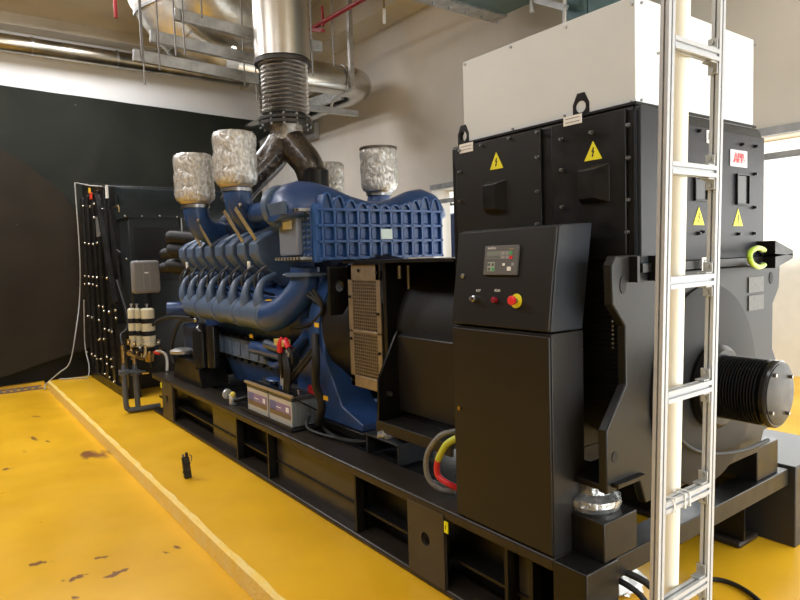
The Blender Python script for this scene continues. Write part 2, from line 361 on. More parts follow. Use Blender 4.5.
MB().box(1.895, 2.1, 1.44, 1.6, 0, SZ).build('end_stub', black, sk, bev=.005)
b = MB(); b.box(2.1, 3.66, SY0, SY0+.13, SZ-.09, SZ); b.build('cross_beam', black, sk, bev=.004)
for y in (2.6, 3.7, 4.9, 6.1, 7.17): MB().box(2.12, 3.44, y, y+.12, .02, SZ-.02).build('cross_beam', black, sk)
MB().box(2.12, 3.44, 2.3, SY1, SZ-.03, SZ-.012).build('deck', blackg, sk)
# mount pedestals
for (x0, x1, y0, y1, z1) in ((2.02, 2.24, 1.45, 1.82, .60), (3.34, 3.58, 1.47, 1.82, .62)):
    MB().box(x0, x1, y0, y1, SZ, z1).build('mount_pedestal', black, sk, bev=.005)
p0 = at(372, 436, x=2.12)
b = MB(); b.box(2.10, 2.36, 2.90, 2.915, SZ, .56); b.box(2.10, 2.36, 3.225, 3.24, SZ, .56); b.box(2.09, 2.36, 2.89, 3.25, .56, .572); b.box(2.30, 2.32, 2.915, 3.225, SZ, .56)
b.build('mount_bracket', slate, sk, bev=.003)
# wrapped anti-vibration mounts
def mount(x, y, z0, h, r, label, tgt):
    o = MB().lathe((x, y, z0), (0, 0, 1), [(0, r*1.1), (h*.2, r*1.2), (h*.4, r*1.15), (h*.55, r*.75), (h, r*.6)], 20, wob=.005).build('vibration_mount', mat('wrapped_silver', (.52, .52, .50), .25, .7, noise=.4, nscale=20, bump=.6, bscale=30), smooth=25)
    return tag(o, label, 'mount', 'film-wrapped rubber mounts')
mount(2.15, 1.60, .60, .118, .10, 'film-wrapped mount under the alternator foot behind the control cabinet', None)
mount(2.15, 3.08, .573, .055, .055, 'small film-wrapped mount on the bracket right of the batteries', None)

# ============================================================ ALTERNATOR
al = thing('alternator', (2.78, 2.4, .44), 'large black alternator with high terminal housing at the near end of the skid', 'alternator')
TX0, TX1, TY0, TY1, TZ0, TZ1 = 2.25, 3.35, 1.46, 2.54, 1.57, 2.228
# terminal housing with chamfered upper edges
MB().prism([(TX0, TZ0), (TX1, TZ0), (TX1, TZ1-.05), (TX1-.02, TZ1-.015), (TX1-.06, TZ1), (TX0+.012, TZ1), (TX0, TZ1-.012)], 'y', TY0, TY1).build('terminal_housing', black, al, bev=.012)
MB().box(TX0-.004, TX0+.02, TY0-.012, TY0+.0, TZ0, TZ1-.03).build('corner_post', slate, al)
MB().prism([(TX0+.002, TZ0), (2.375, TZ0), (2.375, TZ1-.012), (TX0+.012, TZ1-.004), (TX0+.002, TZ1-.014)], 'y', TY0-.028, TY0).build('front_column', slate, al, bev=.004)
fc = MB().box(2.40, 3.335, TY0-.014, TY0+.0, 1.60, TZ1-.045).build('front_cover', mat('front_cover_paint', (.017, .018, .023), .42, noise=.15, bump=.05, bscale=200), al, bev=.004)
# side covers (split at px 544)
def side(px, py, x=2.25): return at(px, py, x=x)
ysplit = side(544.5, 160).y
c1 = MB().box(TX0-.014, TX0, ysplit+.012, TY1-.045, 1.66, TZ1-.015).build('side_cover', cabm, al, bev=.004)
c2 = MB().box(TX0-.014, TX0, TY0+.03, ysplit-.05, 1.62, TZ1-.015).build('side_cover', black, al, bev=.004)
def boltx(px, py, par, x=2.236, r=.0068):
    p = side(px, py, x); b = MB(); b.cyl((x, p.y, p.z), (x-.004, p.y, p.z), r*1.2, n=12); b.cyl((x-.006, p.y, p.z), (x-.016, p.y, p.z), r, n=6); b.build('bolt', steel, par)
for q in ((460.5, 150.5), (482, 145.5), (510, 138.5), (538, 132.5), (460.5, 172), (538, 157.5), (461, 201), (538, 191.5), (538, 224)): boltx(*q, c1)
for q in ((562, 139.5), (592, 132.5), (629, 125), (562.5, 170), (563, 207), (629, 158), (629, 200), (628, 232)): boltx(*q, c2)
def handle(y0, y1, z0, z1, par):
    b = MB(); x = 2.236
    b.quadbox([(x, y0, z0), (x, y1, z0), (x-.035, y1-.008, z0+.02), (x-.035, y0+.05, z0+.02), (x, y0, z1), (x, y1, z1), (x-.035, y1-.008, z1-.02), (x-.035, y0+.05, z1-.02)])
    b.build('handle', black, par, bev=.003, smooth=0)
for (a, c, par) in (((488, 182), (510, 212), c1), ((583, 167), (612, 202), c2)):
    p, q = side(*a), side(*c); handle(q.y, p.y, q.z, p.z, par)
# handle outlines on front cover
def front(px, py, y=TY0-.014): return at(px, py, y=y)
def bolty(px, py, par, y=TY0-.014, r=.0065, m=blackg):
    p = front(px, py, y); b = MB(); b.cyl((p.x, y, p.z), (p.x, y-.006, p.z), r*1.35, n=12); b.cyl((p.x, y-.006, p.z), (p.x, y-.016, p.z), r, n=6); b.build('bolt', m, par)
for q in ((698, 131), (741, 144.5), (754.5, 146.5), (754, 174), (753.5, 207.5), (697.5, 233.5), (737.5, 234), (753, 233.5), (702, 232)): bolty(*q, fc)
for (a, c) in (((736, 175), (747, 204)), ((694, 178), (706, 200))):
    p, q = front(*a), front(*c); b = MB(); y = TY0-.014
    b.box(p.x, q.x, y-.004, y, q.z, p.z); b.build('handle_recess', blackg, fc, bev=.003)
    b = MB(); b.box(p.x-.006, p.x, y-.012, y, q.z-.006, p.z+.006); b.box(p.x, q.x, y-.012, y, p.z, p.z+.006); b.box(q.x, q.x+.006, y-.012, y, q.z-.006, p.z+.006); b.box(p.x, q.x, y-.012, y, q.z-.006, q.z); b.build('handle_frame', black, fc)
def warn_sign(c, u, n, w, h, par):       # triangular flash sign: yellow plate, black bolt
    c, u, n = Vector(c), Vector(u), Vector(n); up = V(0, 0, 1)
    def P(a, bb, d): return c+u*a+up*bb+n*d
    def plate(pts, d0, d1, m, nm):
        b = MB(); A = [b.b.verts.new(P(a, e, d0)) for a, e in pts]; B_ = [b.b.verts.new(P(a, e, d1)) for a, e in pts]; k = len(pts)
        for i in range(k): b.b.faces.new((A[i], A[(i+1)%k], B_[(i+1)%k], B_[i]))
        b.b.faces.new(A[::-1]); b.b.faces.new(B_); return b.build(nm, m, sgn_parent[0], smooth=0)
    sgn_parent[0] = par
    s_ = plate([(-w/2, -h/2), (w/2, -h/2), (0, h/2)], 0, .002, yel, 'warning_sign')
    sgn_parent[0] = s_
    k = h
    plate([(.02*k, .17*k), (-.10*k, -.07*k), (-.015*k, -.05*k), (-.05*k, -.22*k), (-.08*k, -.20*k), (-.055*k, -.36*k), (.05*k, -.25*k), (.0*k, -.24*k), (.10*k, -.02*k), (.02*k, -.03*k), (.08*k, .15*k)], .002, .003, ink, 'flash_symbol')
sgn_parent = [None]
for (a, c, par) in (((490, 169), (503, 152), c1), ((584.5, 160), (602, 141), c2)):
    p = side(a[0], a[1], 2.235); q = side(c[0], (c[1]), 2.235); top = side((a[0]+c[0])/2, c[1], 2.235); botz = side((a[0]+c[0])/2, a[1], 2.235)
    warn_sign((2.2355, (p.y+q.y)/2, (top.z+botz.z)/2), (0, -1, 0), (-1, 0, 0), abs(p.y-q.y), top.z-botz.z, par)
for (a, c) in (((693, 225), (704, 207)), ((733, 226), (742.5, 209))):
    p = front(*a); q = front(*c); warn_sign(((p.x+q.x)/2, TY0-.0142, (p.z+q.z)/2), (1, 0, 0), (0, -1, 0), q.x-p.x, q.z-p.z, fc)
# ABB plate
p, q = front(729.5, 167), front(746.5, 152); w = q.x-p.x
z0, z1 = (front(729.5, 166).z), (front(729.5, 149).z)
ap = MB().box(p.x, q.x, TY0-.018, TY0-.014, z0, z1).build('logo_plate', silver, fc)
cx, cz = (p.x+q.x)/2, (z0+z1)/2; hh = (z1-z0)*.62
lt = text('ABB', hh*1.15, red, (cx, TY0-.0186, cz), (1, 0, 0), (0, 0, 1), ap, bold=.0035)
b = MB()   # the white cross cuts of the logo
b.box(p.x+.006, q.x-.006, TY0-.0202, TY0-.0192, cz-.0008, cz+.0008)
for t in (-.26, 0, .27): b.box(cx+t*w*.80-.0008, cx+t*w*.80+.0008, TY0-.0202, TY0-.0192, cz-hh*.45, cz+hh*.45)
b.build('logo_gap', silver, ap)
# small white tags
for (px, py, s_) in ((709, 137, 'B'), (704.5, 264, 'E')):
    yy = TY0-.014 if py < 200 else 1.40
    p = at(px, py, y=yy); tg = MB().box(p.x-.024, p.x+.024, yy-.003, yy, p.z-.028, p.z+.028).build('letter_tag', whitep, fc); text(s_, .05, ink, (p.x, yy-.0035, p.z), (1, 0, 0), (0, 0, 1), tg)
for (a, c, par) in (((462, 155), (475, 143), c1), ((566, 128), (584, 117), c2)):
    p, q = side(*a), side(*c); st = MB().box(2.233, 2.2365, q.y, p.y, side(a[0], a[1]-1).z, side(a[0], a[1]-10).z).build('name_tag', whitep, par)
    cyy, czz = (q.y+p.y)/2, (side(a[0], a[1]-1).z+side(a[0], a[1]-10).z)/2
    b = MB()
    for i in range(2): b.box(2.2322, 2.233, q.y+.01, p.y-.01, czz+.006-i*.016, czz+.010-i*.016)
    b.build('print_line', greyp, st)
# lifting eyes
for (px, py) in ((461.5, 141), (579, 116)):
    y = side(px, py).y; w = .042
    MB().prism([(y-w, TZ1-.03), (y+w, TZ1-.03), (y+w, TZ1+.055), (y+w*.45, TZ1+.10), (y-w*.45, TZ1+.10), (y-w, TZ1+.055)], 'x', 2.262, 2.285, hole=circ(y, TZ1+.042, .025)).build('lifting_eye', black, al, bev=.002)
# white enclosure on top
wb = MB().box(2.265, 3.25, 1.462, 2.455, TZ1-.005, 2.645).build('top_enclosure', whitebox, al, bev=.003)
MB().box(2.25, 3.26, 1.452, 2.44, TZ1-.002, TZ1+.008).build('enclosure_gasket', black, al)
for (px, py) in ((465, 63.5), (511, 46), (566, 26), (632, 3), (565, 115), (513, 128), (632, 101)):
    p = at(px, py+1, x=2.265); MB().cyl((2.265, p.y, p.z), (2.258, p.y, p.z), .006, n=8).build('screw', steel, wb)
for (px, py) in ((641, 100), (754, 45.5), (753.5, 125.5), (657.5, 53.5), (641, 3)):
    p = at(px, py, y=1.462); MB().cyl((p.x, 1.462, p.z), (p.x, 1.455, p.z), .006, n=8).build('screw', steel, wb)
# stator frame: barrel plus lower frame
CX = 2.78
MB().lathe((CX, 1.5, 1.17), (0, 1, 0), [(0, .40), (.05, .44), (1.55, .44), (1.6, .47), (1.70, .47)], 56).build('stator_barrel', blackm, al)
MB().prism([(2.28, .70), (3.28, .70), (3.28, 1.17), (3.17, 1.24), (2.42, 1.26), (2.28, 1.17)], 'y', 1.9, 3.15).build('lower_frame', cabm, al, bev=.006)
MB().box(2.27, 3.29, 1.5, 2.55, 1.0, TZ0).build('neck_housing', blackm, al)
b = MB()
for i in range(26): z = 1.02+i*.02; b.box(2.262, 2.27, 1.52, 2.0, z, z+.008)
b.build('louvre', black, al)
for i in range(7): p = at(614.5-.3*i, 322+i*4.3, x=2.24); MB().ball((2.245, 1.56, p.z), .006, n=8).build('rivet', steel, al)
# drive-end flange and coupling guard
MB().prism([(2.24, .62), (3.32, .62), (3.32, 1.62), (2.24, 1.62)], 'y', 3.17, 3.205, hole=circ(CX, 1.17, .44, 32)).build('drive_end_flange', black, al, bev=.003)
MB().box(2.21, 3.35, 2.5, 3.62, 1.622, 1.64).build('guard_top_plate', black, al)
b = MB(); b.cyl((2.34, 3.16, 1.52), (2.34, 3.16, 1.60), .012); b.cyl((2.41, 3.16, 1.45), (2.41, 3.16, 1.60), .010); b.build('stud', zinc, al)
gp = MB(); gx = 2.232; gy0, gy1, gz0, gz1 = 3.225, 3.60, .80, 1.612
gp.box(gx, gx+.012, gy0, gy0+.045, gz0, gz1); gp.box(gx, gx+.012, gy1-.05, gy1, gz0, gz1); gp.box(gx, gx+.012, gy0, gy1, gz1-.10, gz1); gp.box(gx, gx+.012, gy0, gy1, gz0, gz0+.075)
gp.box(gx, gx+.012, gy0, gy1, 1.165, 1.18)
gr = gp.build('coupling_grille', tanm, al, bev=.002)
b = MB()
for i in range(13): y = gy0+.045+(gy1-gy0-.095)*i/12; b.box(gx+.003, gx+.009, y-.0035, y+.0035, gz0+.07, gz1-.09)
for i in range(30): z = gz0+.075+(gz1-gz0-.175)*i/29; b.box(gx+.003, gx+.009, gy0+.04, gy1-.045, z-.0035, z+.0035)
b.build('wire_mesh', tanm, gr)
for (yy, zz) in ((gy0+.022, 1.56), (gy0+.022, 1.30), (gy0+.022, 1.05), (gy0+.022, .83), (gy1-.025, 1.40), (gy1-.025, 1.12), (gy1-.025, .84), (gy1-.14, 1.575)):
    MB().cyl((gx, yy, zz), (gx-.01, yy, zz), .010, n=8).build('bolt', blackm, gr)
MB().lathe((CX, 3.21, 1.15), (0, 1, 0), [(0, .44), (.42, .44)], 40).build('coupling_fan', mat('guard_inside_dark', (.008, .007, .006), .5), al)  # near-black colour paints the darkness inside the guard
# shelf bracket below
b = MB(); b.box(2.12, 2.40, 2.45, 3.14, .64, .66); b.box(2.115, 2.135, 2.45, 3.145, .60, .668); b.build('foot_rail', cabm, al, bev=.003)
MB().prism([(2.12, .66), (2.34, .66), (2.34, 1.2), (2.28, 1.2), (2.13, .92)], 'y', 3.12, 3.14).build('gusset_plate', black, al, bev=.003)
MB().cyl((2.2, 3.12, .82), (2.2, 3.10, .82), .016, n=8).build('bolt', steel, al)
MB().box(2.3, 3.3, 1.9, 3.15, .62, .70).build('foot_block', black, al)
# non-drive end shield
Lp = [(2.02, .72), (2.235, .735), (2.28, .62), (3.28, .62), (3.34, .735), (3.54, .72), (3.54, .95), (3.42, 1.13), (3.42, 1.36), (3.49, 1.44), (3.50, 1.60), (3.47, 1.63), (3.30, 1.63), (3.28, 1.56), (2.28, 1.56), (2.26, 1.635), (2.085, 1.635), (2.06, 1.60), (2.065, 1.45), (2.145, 1.36), (2.15, 1.13), (2.02, .97)]
MB().prism(Lp, 'y', 1.435, 1.475).build('end_shield', mat('end_shield_paint', (.010, .010, .009), .42, noise=.2, bump=.04, bscale=120), al, bev=.006)
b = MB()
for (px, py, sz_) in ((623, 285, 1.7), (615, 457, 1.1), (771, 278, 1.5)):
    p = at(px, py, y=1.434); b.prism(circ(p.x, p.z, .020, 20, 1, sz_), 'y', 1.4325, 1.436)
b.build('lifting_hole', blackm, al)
MB().box(2.24, 3.3, 1.418, 1.436, 1.565, 1.60).build('shield_lip', black, al)
for x0 in (2.175, 2.30, 2.43): MB().box(x0, x0+.016, 1.40, 1.436, 1.53, 1.63).build('shield_rib', black, al)
MB().box(2.04, 2.24, 1.44, 1.80, .72, .745).build('foot', black, al, bev=.004)
MB().box(3.32, 3.54, 1.44, 1.80, .72, .745).build('foot', black, al, bev=.004)
MB().box(2.05, 2.235, 1.405, 1.44, .745, .76).build('foot_lip', black, al)
MB().lathe((2.76, 1.435, 1.04), (0, -1, 0), [(0, .45), (.012, .45), (.016, .44), (.02, .20)], 56).build('shield_void', blackm, al)  # thin matt-black disc stands in for the dark opening in the shield
b = MB(); b.lathe((2.76, 1.40, 1.04), (0, -1, 0), [(0, .185), (.03, .185), (.05, .165)], 40); b.build('drum_neck', black, al)
prof = [(0, .118)]
for i in range(17):
    h = .005+i*.0122; prof += [(h, .124), (h+.002, .139), (h+.0065, .139), (h+.009, .124)]
prof += [(.214, .128), (.224, .140), (.240, .140), (.248, .134)]
dr = MB().lathe((2.755, 1.375, 1.045), (0, -1, 0), prof, 48).build('ribbed_drum', blackg, al, smooth=30)
MB().lathe((2.755, 1.128, 1.045), (0, -1, 0), [(0, .127), (.004, .127), (.005, .122)], 40).build('drum_end_cap', black, dr)
for i in range(4):
    a = math.radians(35+90*i); MB().cyl((2.755+.108*math.cos(a), 1.123, 1.045+.108*math.sin(a)), (2.755+.108*math.cos(a), 1.113, 1.045+.108*math.sin(a)), .008, n=6).build('bolt', steel, dr)
# serial plates on shield
for (a, c) in (((749, 293), (764, 276)), ((749, 311), (764, 294))):
    p, q = at(*a, y=1.43), at(*c, y=1.43); MB().box(p.x, q.x, 1.43, 1.4345, p.z, q.z).build('serial_plate', mat('dull_plate', (.10, .10, .09), .45, .3, noise=.3, nscale=60), al)
# earth strap and its clamp
e = [at(764, 250, y=1.36), at(757, 248, y=1.33), at(750, 253, y=1.31), at(751, 262, y=1.31), at(758, 267, y=1.33), at(764, 265, y=1.36)]
MB().tube(e, .012, 10).build('earth_cable', ylgr, al)
for k, (py) in enumerate((250, 265)):
    p = at(764, py, y=1.36); MB().cyl((p.x-.012, 1.36, p.z), (p.x+.018, 1.38, p.z), .014, n=10).build('cable_lug', steel, al)
for (q0_, q1_) in (((765, 241), (780, 253)), ((765, 268), (780, 256))):
    p, q = at(*q0_, y=1.42), at(*q1_, y=1.42); MB().quadbox([(p.x-.03, 1.36, min(p.z, q.z)), (q.x, 1.36, q.z-.012), (q.x, 1.47, q.z-.012), (p.x-.03, 1.47, min(p.z, q.z)), (p.x-.03, 1.36, max(p.z, q.z)), (q.x, 1.36, q.z+.012), (q.x, 1.47, q.z+.012), (p.x-.03, 1.47, max(p.z, q.z))]).build('clamp_jaw', black, al)
pts = [at(666, 425, y=1.38), at(690, 448, y=1.38), at(715, 454, y=1.38), at(745, 450, y=1.38), at(768, 440, y=1.39)]
MB().tube(pts, .010, 8).build('sensor_cable', rubber, al)

# ============================================================ CONTROL CABINET
cb = thing('control_cabinet', (2.0, 1.89, SZ), 'free-standing black control cabinet with sloped console top in front of the alternator', 'cabinet')
CY0, CY1 = 1.605, 2.175
MB().box(1.912, 2.11, CY0, CY1, SZ, 1.338).build('lower_body', cabm, cb, bev=.004)
MB().box(1.90, 1.912, CY0+.003, CY1-.003, SZ+.01, 1.328).build('door', cabm, cb, bev=.004)
MB().prism([(1.908, 1.345), (1.968, 1.755), (1.985, 1.765), (2.175, 1.772), (2.105, 1.342)], 'y', CY0, CY1).build('console_body', slate, cb, bev=.004)
con = MB().prism([(1.897, 1.35), (1.957, 1.757), (1.969, 1.757), (1.909, 1.35)], 'y', CY0+.004, CY1-.003).build('console_door', cabm, cb, bev=.003)
sl = V(.060, 0, .407).normalized(); nrm = V(-sl.z, 0, sl.x)        # outward
def con_pt(px, py):
    d = V(px-400, py-300, F); r = V(d.dot(AX), d.dot(AY), d.dot(AZ)); P0 = V(1.897, 0, 1.35)
    t = (P0-V(0, 0, H)).dot(nrm)/r.dot(nrm); return V(0, 0, H)+r*t
def conbox(px0, py0, px1, py1, d0, d1, name, m, par, square=True):
    a, c = con_pt(px0, (py0)), con_pt(px1, py1); b = MB(); s0 = (a-V(1.897, 0, 1.35)).dot(sl); s1 = (c-V(1.897, 0, 1.35)).dot(sl); y0, y1 = a.y, c.y
    def P(y, s_, d): return V(1.897, y, 1.35)+sl*s_+nrm*d
    b.quadbox([P(y0, s0, d0), P(y1, s0, d0), P(y1, s1, d0), P(y0, s1, d0), P(y0, s0, d1), P(y1, s0, d1), P(y1, s1, d1), P(y0, s1, d1)])
    return b.build(name, m, par, bev=.0015 if d1-d0 > .004 else 0)
cu = conbox(485, 275, 520.5, 245, .0, .012, 'controller', greyd, con)
conbox(488.5, 259.5, 514.5, 251, .012, .0125, 'display_bezel', mat('bezel_grey', (.2, .2, .2), .4), cu)
conbox(489, 255, 502, 251.5, .0125, .0130, 'display', lcd, cu)
conbox(489, 259, 502, 256, .0125, .0130, 'display', mat('lcd_low', (.13, .15, .14), .3), cu)
for i, px in enumerate((504, 508)):
    conbox(px, 255, px+3, 252, .0125, .014, 'key', greyp, cu); conbox(px, 259, px+3, 256.3, .0125, .014, 'key', greyp, cu)
conbox(511.5, 255, 514.5, 251.7, .0125, .014, 'key', green, cu); conbox(511.5, 259.4, 514.5, 256, .0125, .014, 'key', red, cu)
conbox(489, 271.5, 497, 262.5, .012, .0126, 'mode_pad', mat('pale_pad', (.35, .42, .34), .4), cu)
for (a, m_) in (((489.7, 266.5), greyd), ((493.5, 266.5), greyd), ((489.7, 271), greyd), ((493.5, 271), green)): conbox(a[0], a[1], a[0]+2.8, a[1]-3, .0126, .0135, 'key', m_, cu)
conbox(509, 271, 513, 267, .012, .014, 'key', whitep, cu); conbox(504.5, 266, 507, 263.5, .012, .014, 'key', whitep, cu); conbox(513.5, 266, 516, 263, .012, .014, 'key', greyp, cu)
conbox(511, 249.5, 516, 249, .012, .0126, 'accent_line', yelt, cu)
pc = con_pt(494, 248.6)+nrm*.0125; text('InteliLite', .014, whitep, pc, (0, -1, 0), sl, cu, depth=.0004)
for (px, w_) in ((478.5, 'KEY'), (497.5, 'RUN')):
    pc = con_pt(px, 290.7)+nrm*.001; text(w_, .016, whitep, pc, (0, -1, 0), sl, con, depth=.0004)
def knob(px, py, parts):
    p = con_pt(px, py)
    for (nm, m_, prof_) in parts: MB().lathe(p, nrm, prof_, 24).build(nm, m_, con)
knob(463.2, 276, [('door_lock', steel, [(0, .011), (.006, .011), (.012, .006)])])
knob(476, 299, [('key_switch', steel, [(0, .015), (.02, .014), (.022, .009), (.035, .009)])])
knob(495.5, 300, [('alarm_lamp', mat('dark_red_lens', (.25, .01, .03), .25), [(0, .013), (.016, .013), (.022, .008)])])
knob(516.5, 301, [('stop_collar', yel, [(0, .030), (.003, .030), (.004, .029)]), ('stop_stem', greyd, [(.004, .011), (.022, .011)]), ('stop_button', mat('stop_red', (.72, .03, .03), .3), [(.018, .012), (.022, .019), (.034, .019), (.038, .014)])])
p = at(460, 408, x=1.90); MB().cyl((1.90, p.y, p.z), (1.892, p.y, p.z), .010, n=16).build('door_lock', brass, cb)

# power cables between cabinet and skid
c0 = [at(457, 431, x=2.05), at(440, 436, x=1.99), at(427, 455, x=1.97), at(428, 477, x=1.97), at(440, 489, x=2.0), at(455, 492, x=2.04)]
tag(MB().tube(c0, .014, 12).build('power_cable', mat('grey_braid', (.22, .22, .21), .5, noise=.3, nscale=60, bump=.3, bscale=120)), 'grey braided cable looping out from the left of the control cabinet', 'cable')
c1_ = [at(457, 438, x=2.0), at(446, 445, x=1.975), at(438, 460, x=1.965), at(438, 475, x=1.965), at(449, 484, x=1.98), at(462, 490, x=2.03)]
rc = tag(MB().tube(c1_, .0155, 12).build('power_cable', red), 'red cable with yellow sleeve beside the control cabinet', 'cable')
ry = MB().tube(c1_[:3], .0172, 12).build('sleeve', mat('sleeve_yellow', (.50, .55, .06), .5), rc)

# ============================================================ ENGINE
en = thing('diesel_engine', (2.8, 5.3, SZ), 'blue sixteen-cylinder diesel engine in the middle of the skid', 'engine')
EY0, EY1 = 4.15, 6.65
MB().prism([(2.55, .50), (3.05, .50), (3.26, .72), (3.30, 1.35), (3.05, 1.55), (2.55, 1.55), (2.30, 1.35), (2.34, .72)], 'y', EY0, EY1).build('crankcase', blue, en, bev=.01)
b = MB()
for i in range(9): y = 4.45+i*.2; b.box(2.20, 2.24, y, y+.07, .80, .93)
b.box(2.21, 2.34, 4.4, 6.3, .78, .95); b.build('side_gallery', bluel, en, bev=.004)
for i in range(12):
    for z_ in (.97, .75): MB().cyl((2.30, 4.4+i*.16, z_), (2.23, 4.4+i*.16, z_), .014, n=6).build('bolt', blackm, en)
MB().prism([(2.34, .50), (3.18, .50), (3.26, .76), (2.25, .76)], 'y', 4.3, 5.95).build('oil_pan', blue, en, bev=.01)
# V between banks
MB().prism([(2.45, 1.5), (3.15, 1.5), (3.05, 1.92), (2.55, 1.92)], 'y', 4.5, 6.75).build('vee_cover', mat('dark_engine_blue', (.012, .026, .07), .4, noise=.3), en, bev=.01)
# cylinder head covers, left bank (and right bank mirrored where the gap shows it)
ysn = [at(px, 254, x=2.11).y for px in (252.5, 240.3, 228.6, 217.6, 207, 197.8, 189, 181)]
def head_cover(y, s_=1):
    def X(x): return CX2+(x-CX2)*s_
    w = .074
    outer_ = [(2.60, 2.02), (2.36, 1.95), (2.17, 1.855), (2.105, 1.80), (2.105, 1.715), (2.15, 1.64), (2.36, 1.44), (2.45, 1.50), (2.62, 1.80)]
    b = MB(); n = len(outer_); rows = []
    for (dy, k) in ((-w, .95), (-w*.8, 1.0), (w*.8, 1.0), (w, .95)):
        cxx, czz = 2.42, 1.74; rows.append([V(X(cxx+(p[0]-cxx)*k), y+dy, czz+(p[1]-czz)*k) for p in outer_])
    b.rings(rows); return b.build('head_cover', bluel, en, bev=.012, smooth=28)
CX2 = 2.8
for y in ysn: head_cover(y)
for y in ysn: head_cover(y, -1)
# runners from manifold up to heads
for i, y in enumerate(ysn):
    yy = y-.26
    MB().tube([(2.08, yy-.01, 1.23), (2.035, yy, 1.33), (2.04, yy+.01, 1.42), (2.09, yy+.02, 1.50), (2.20, yy+.04, 1.54)], [.062, .050, .034, .026, .03], 14).build('intake_runner', bluel, en)
    b = MB(); b.tube([(2.12, yy+.09, 1.60), (2.07, yy+.075, 1.52), (2.09, yy+.06, 1.42), (2.2, yy+.08, 1.38)], .012, 8); b.tube([(2.1, yy-.03, 1.62), (2.04, yy+.05, 1.55), (2.05, yy+.10, 1.45), (2.12, yy+.11, 1.37)], .009, 8); b.build('fuel_line', mat('dark_line', (.03, .04, .06), .4), en)
for px, py in ((249, 266), (187, 266)):
    p = at(px, py, x=2.12); MB().prism([(p.y-.022, p.z-.04), (p.y+.022, p.z-.04), (p.y+.022, p.z+.04), (p.y-.022, p.z+.04)], 'x', 2.115, 2.125, hole=circ(p.y, p.z, .010, 12, 1, 2.2)).build('lifting_lug', whitep, en)
# charge-air manifold and elbow
prof = [(0, .05), (.03, .10), (.06, .118)]
L_ = 6.40-4.52
b = MB(); b.lathe((2.10, 6.40, 1.245), (0, -1, -.008), prof+[(L_-.05, .122), (L_, .122)], 36); mf = b.build('air_manifold', bluel, en)
for k in (4.55, 5.02, 5.49, 5.95): MB().lathe((2.10, k, 1.245-.008*(6.40-k)), (0, 1, .008), [(0, .122), (.006, .130), (.034, .130), (.04, .122)], 36).build('manifold_clamp', bluel, mf)
MB().tube([(2.10, 4.58, 1.230), (2.105, 4.48, 1.235), (2.13, 4.37, 1.275), (2.19, 4.27, 1.37), (2.235, 4.22, 1.48), (2.24, 4.21, 1.60)], [.122, .121, .116, .112, .108, .108], 28).build('air_elbow', blue, en)
p = at(280, 293, x=2.2)
b = MB(); b.lathe((2.238, 4.215, 1.53), (0, 0, 1), [(0, .11), (.003, .14), (.03, .14), (.033, .11)], 28)
for s_ in (-1, 1): b.ball((2.238+s_*.075, 4.215-s_*.12, 1.545), .045, 1, 1, .4, 12)
b.build('elbow_flange', bluel, en)
MB().box(2.04, 2.10, 4.42, 4.50, 1.352, 1.358).build('yellow_tag', yelt, en)
p = at(273, 330, x=2.0)
# intercooler
IY = 3.95; ix0, ix1, iz0, iz1 = 2.215, 3.37, 1.645, 2.03
ic = MB().box(ix0, ix1, IY+.03, IY+.50, iz0, iz1).build('intercooler', blue, en, bev=.01)
icm = mat('cooler_blue', (.030, .098, .30), .36, noise=.12, nscale=6)
b = MB(); b.box(ix0+.01, ix1-.01, IY+.014, IY+.03, iz0, iz1)
cols = 11
for i in range(cols+1):
    x = ix0+.035+(ix1-ix0-.05)*i/cols
    b.box(x-.009, x+.009, IY-.018, IY+.03, iz0, iz1-.02)
for z in (iz0+.012, iz0+.135, iz0+.25, iz1-.02): b.box(ix0, ix1, IY-.018, IY+.03, z-.009, z+.009)
b.build('ribbed_face', icm, ic, bev=.002)
for i in range(cols):
    x = ix0+.035+(ix1-ix0-.05)*(i+.5)/cols
    for zc in (iz0+.073, iz0+.19, iz0+.305): MB().box(x-.024, x+.024, IY+.004, IY+.02, zc-.038, zc+.038).build('pocket', mat('pocket_blue', (.022, .070, .23), .4), ic, bev=.004)
# arches above each column, following the saddle
for i in range(cols):
    x = ix0+.035+(ix1-ix0-.05)*(i+.5)/cols; hw = (ix1-ix0-.05)/cols/2; hgt = .05+.08*math.exp(-((x-ix0-.02)/.26)**2)+.075*math.exp(-((x-3.23)/.17)**2)
    arc = [(x-hw+2*hw*k/10, iz1-.03+hgt*(1-abs(1-2*k/10)**2.6)) for k in range(11)]
    b = MB(); b.prism(arc, 'y', IY+.012, IY+.12)
    b.build('arch_panel', blue, ic)
    MB().tube([(p_[0], IY+.0, p_[1]) for p_ in arc], .0085, 6, False).build('arch_rib', icm, ic)
p, q = at(381, 239, y=IY-.02), at(392, 229, y=IY-.02); MB().box(p.x, q.x, IY-.022, IY-.016, p.z, q.z).build('data_plate', mat('pale_green_plate', (.40, .46, .42), .4, .3), ic)
MB().box(ix0-.015, ix0+.03, IY+.0, IY+.05, iz0-.01, iz1+.02).build('corner_rib', icm, ic)
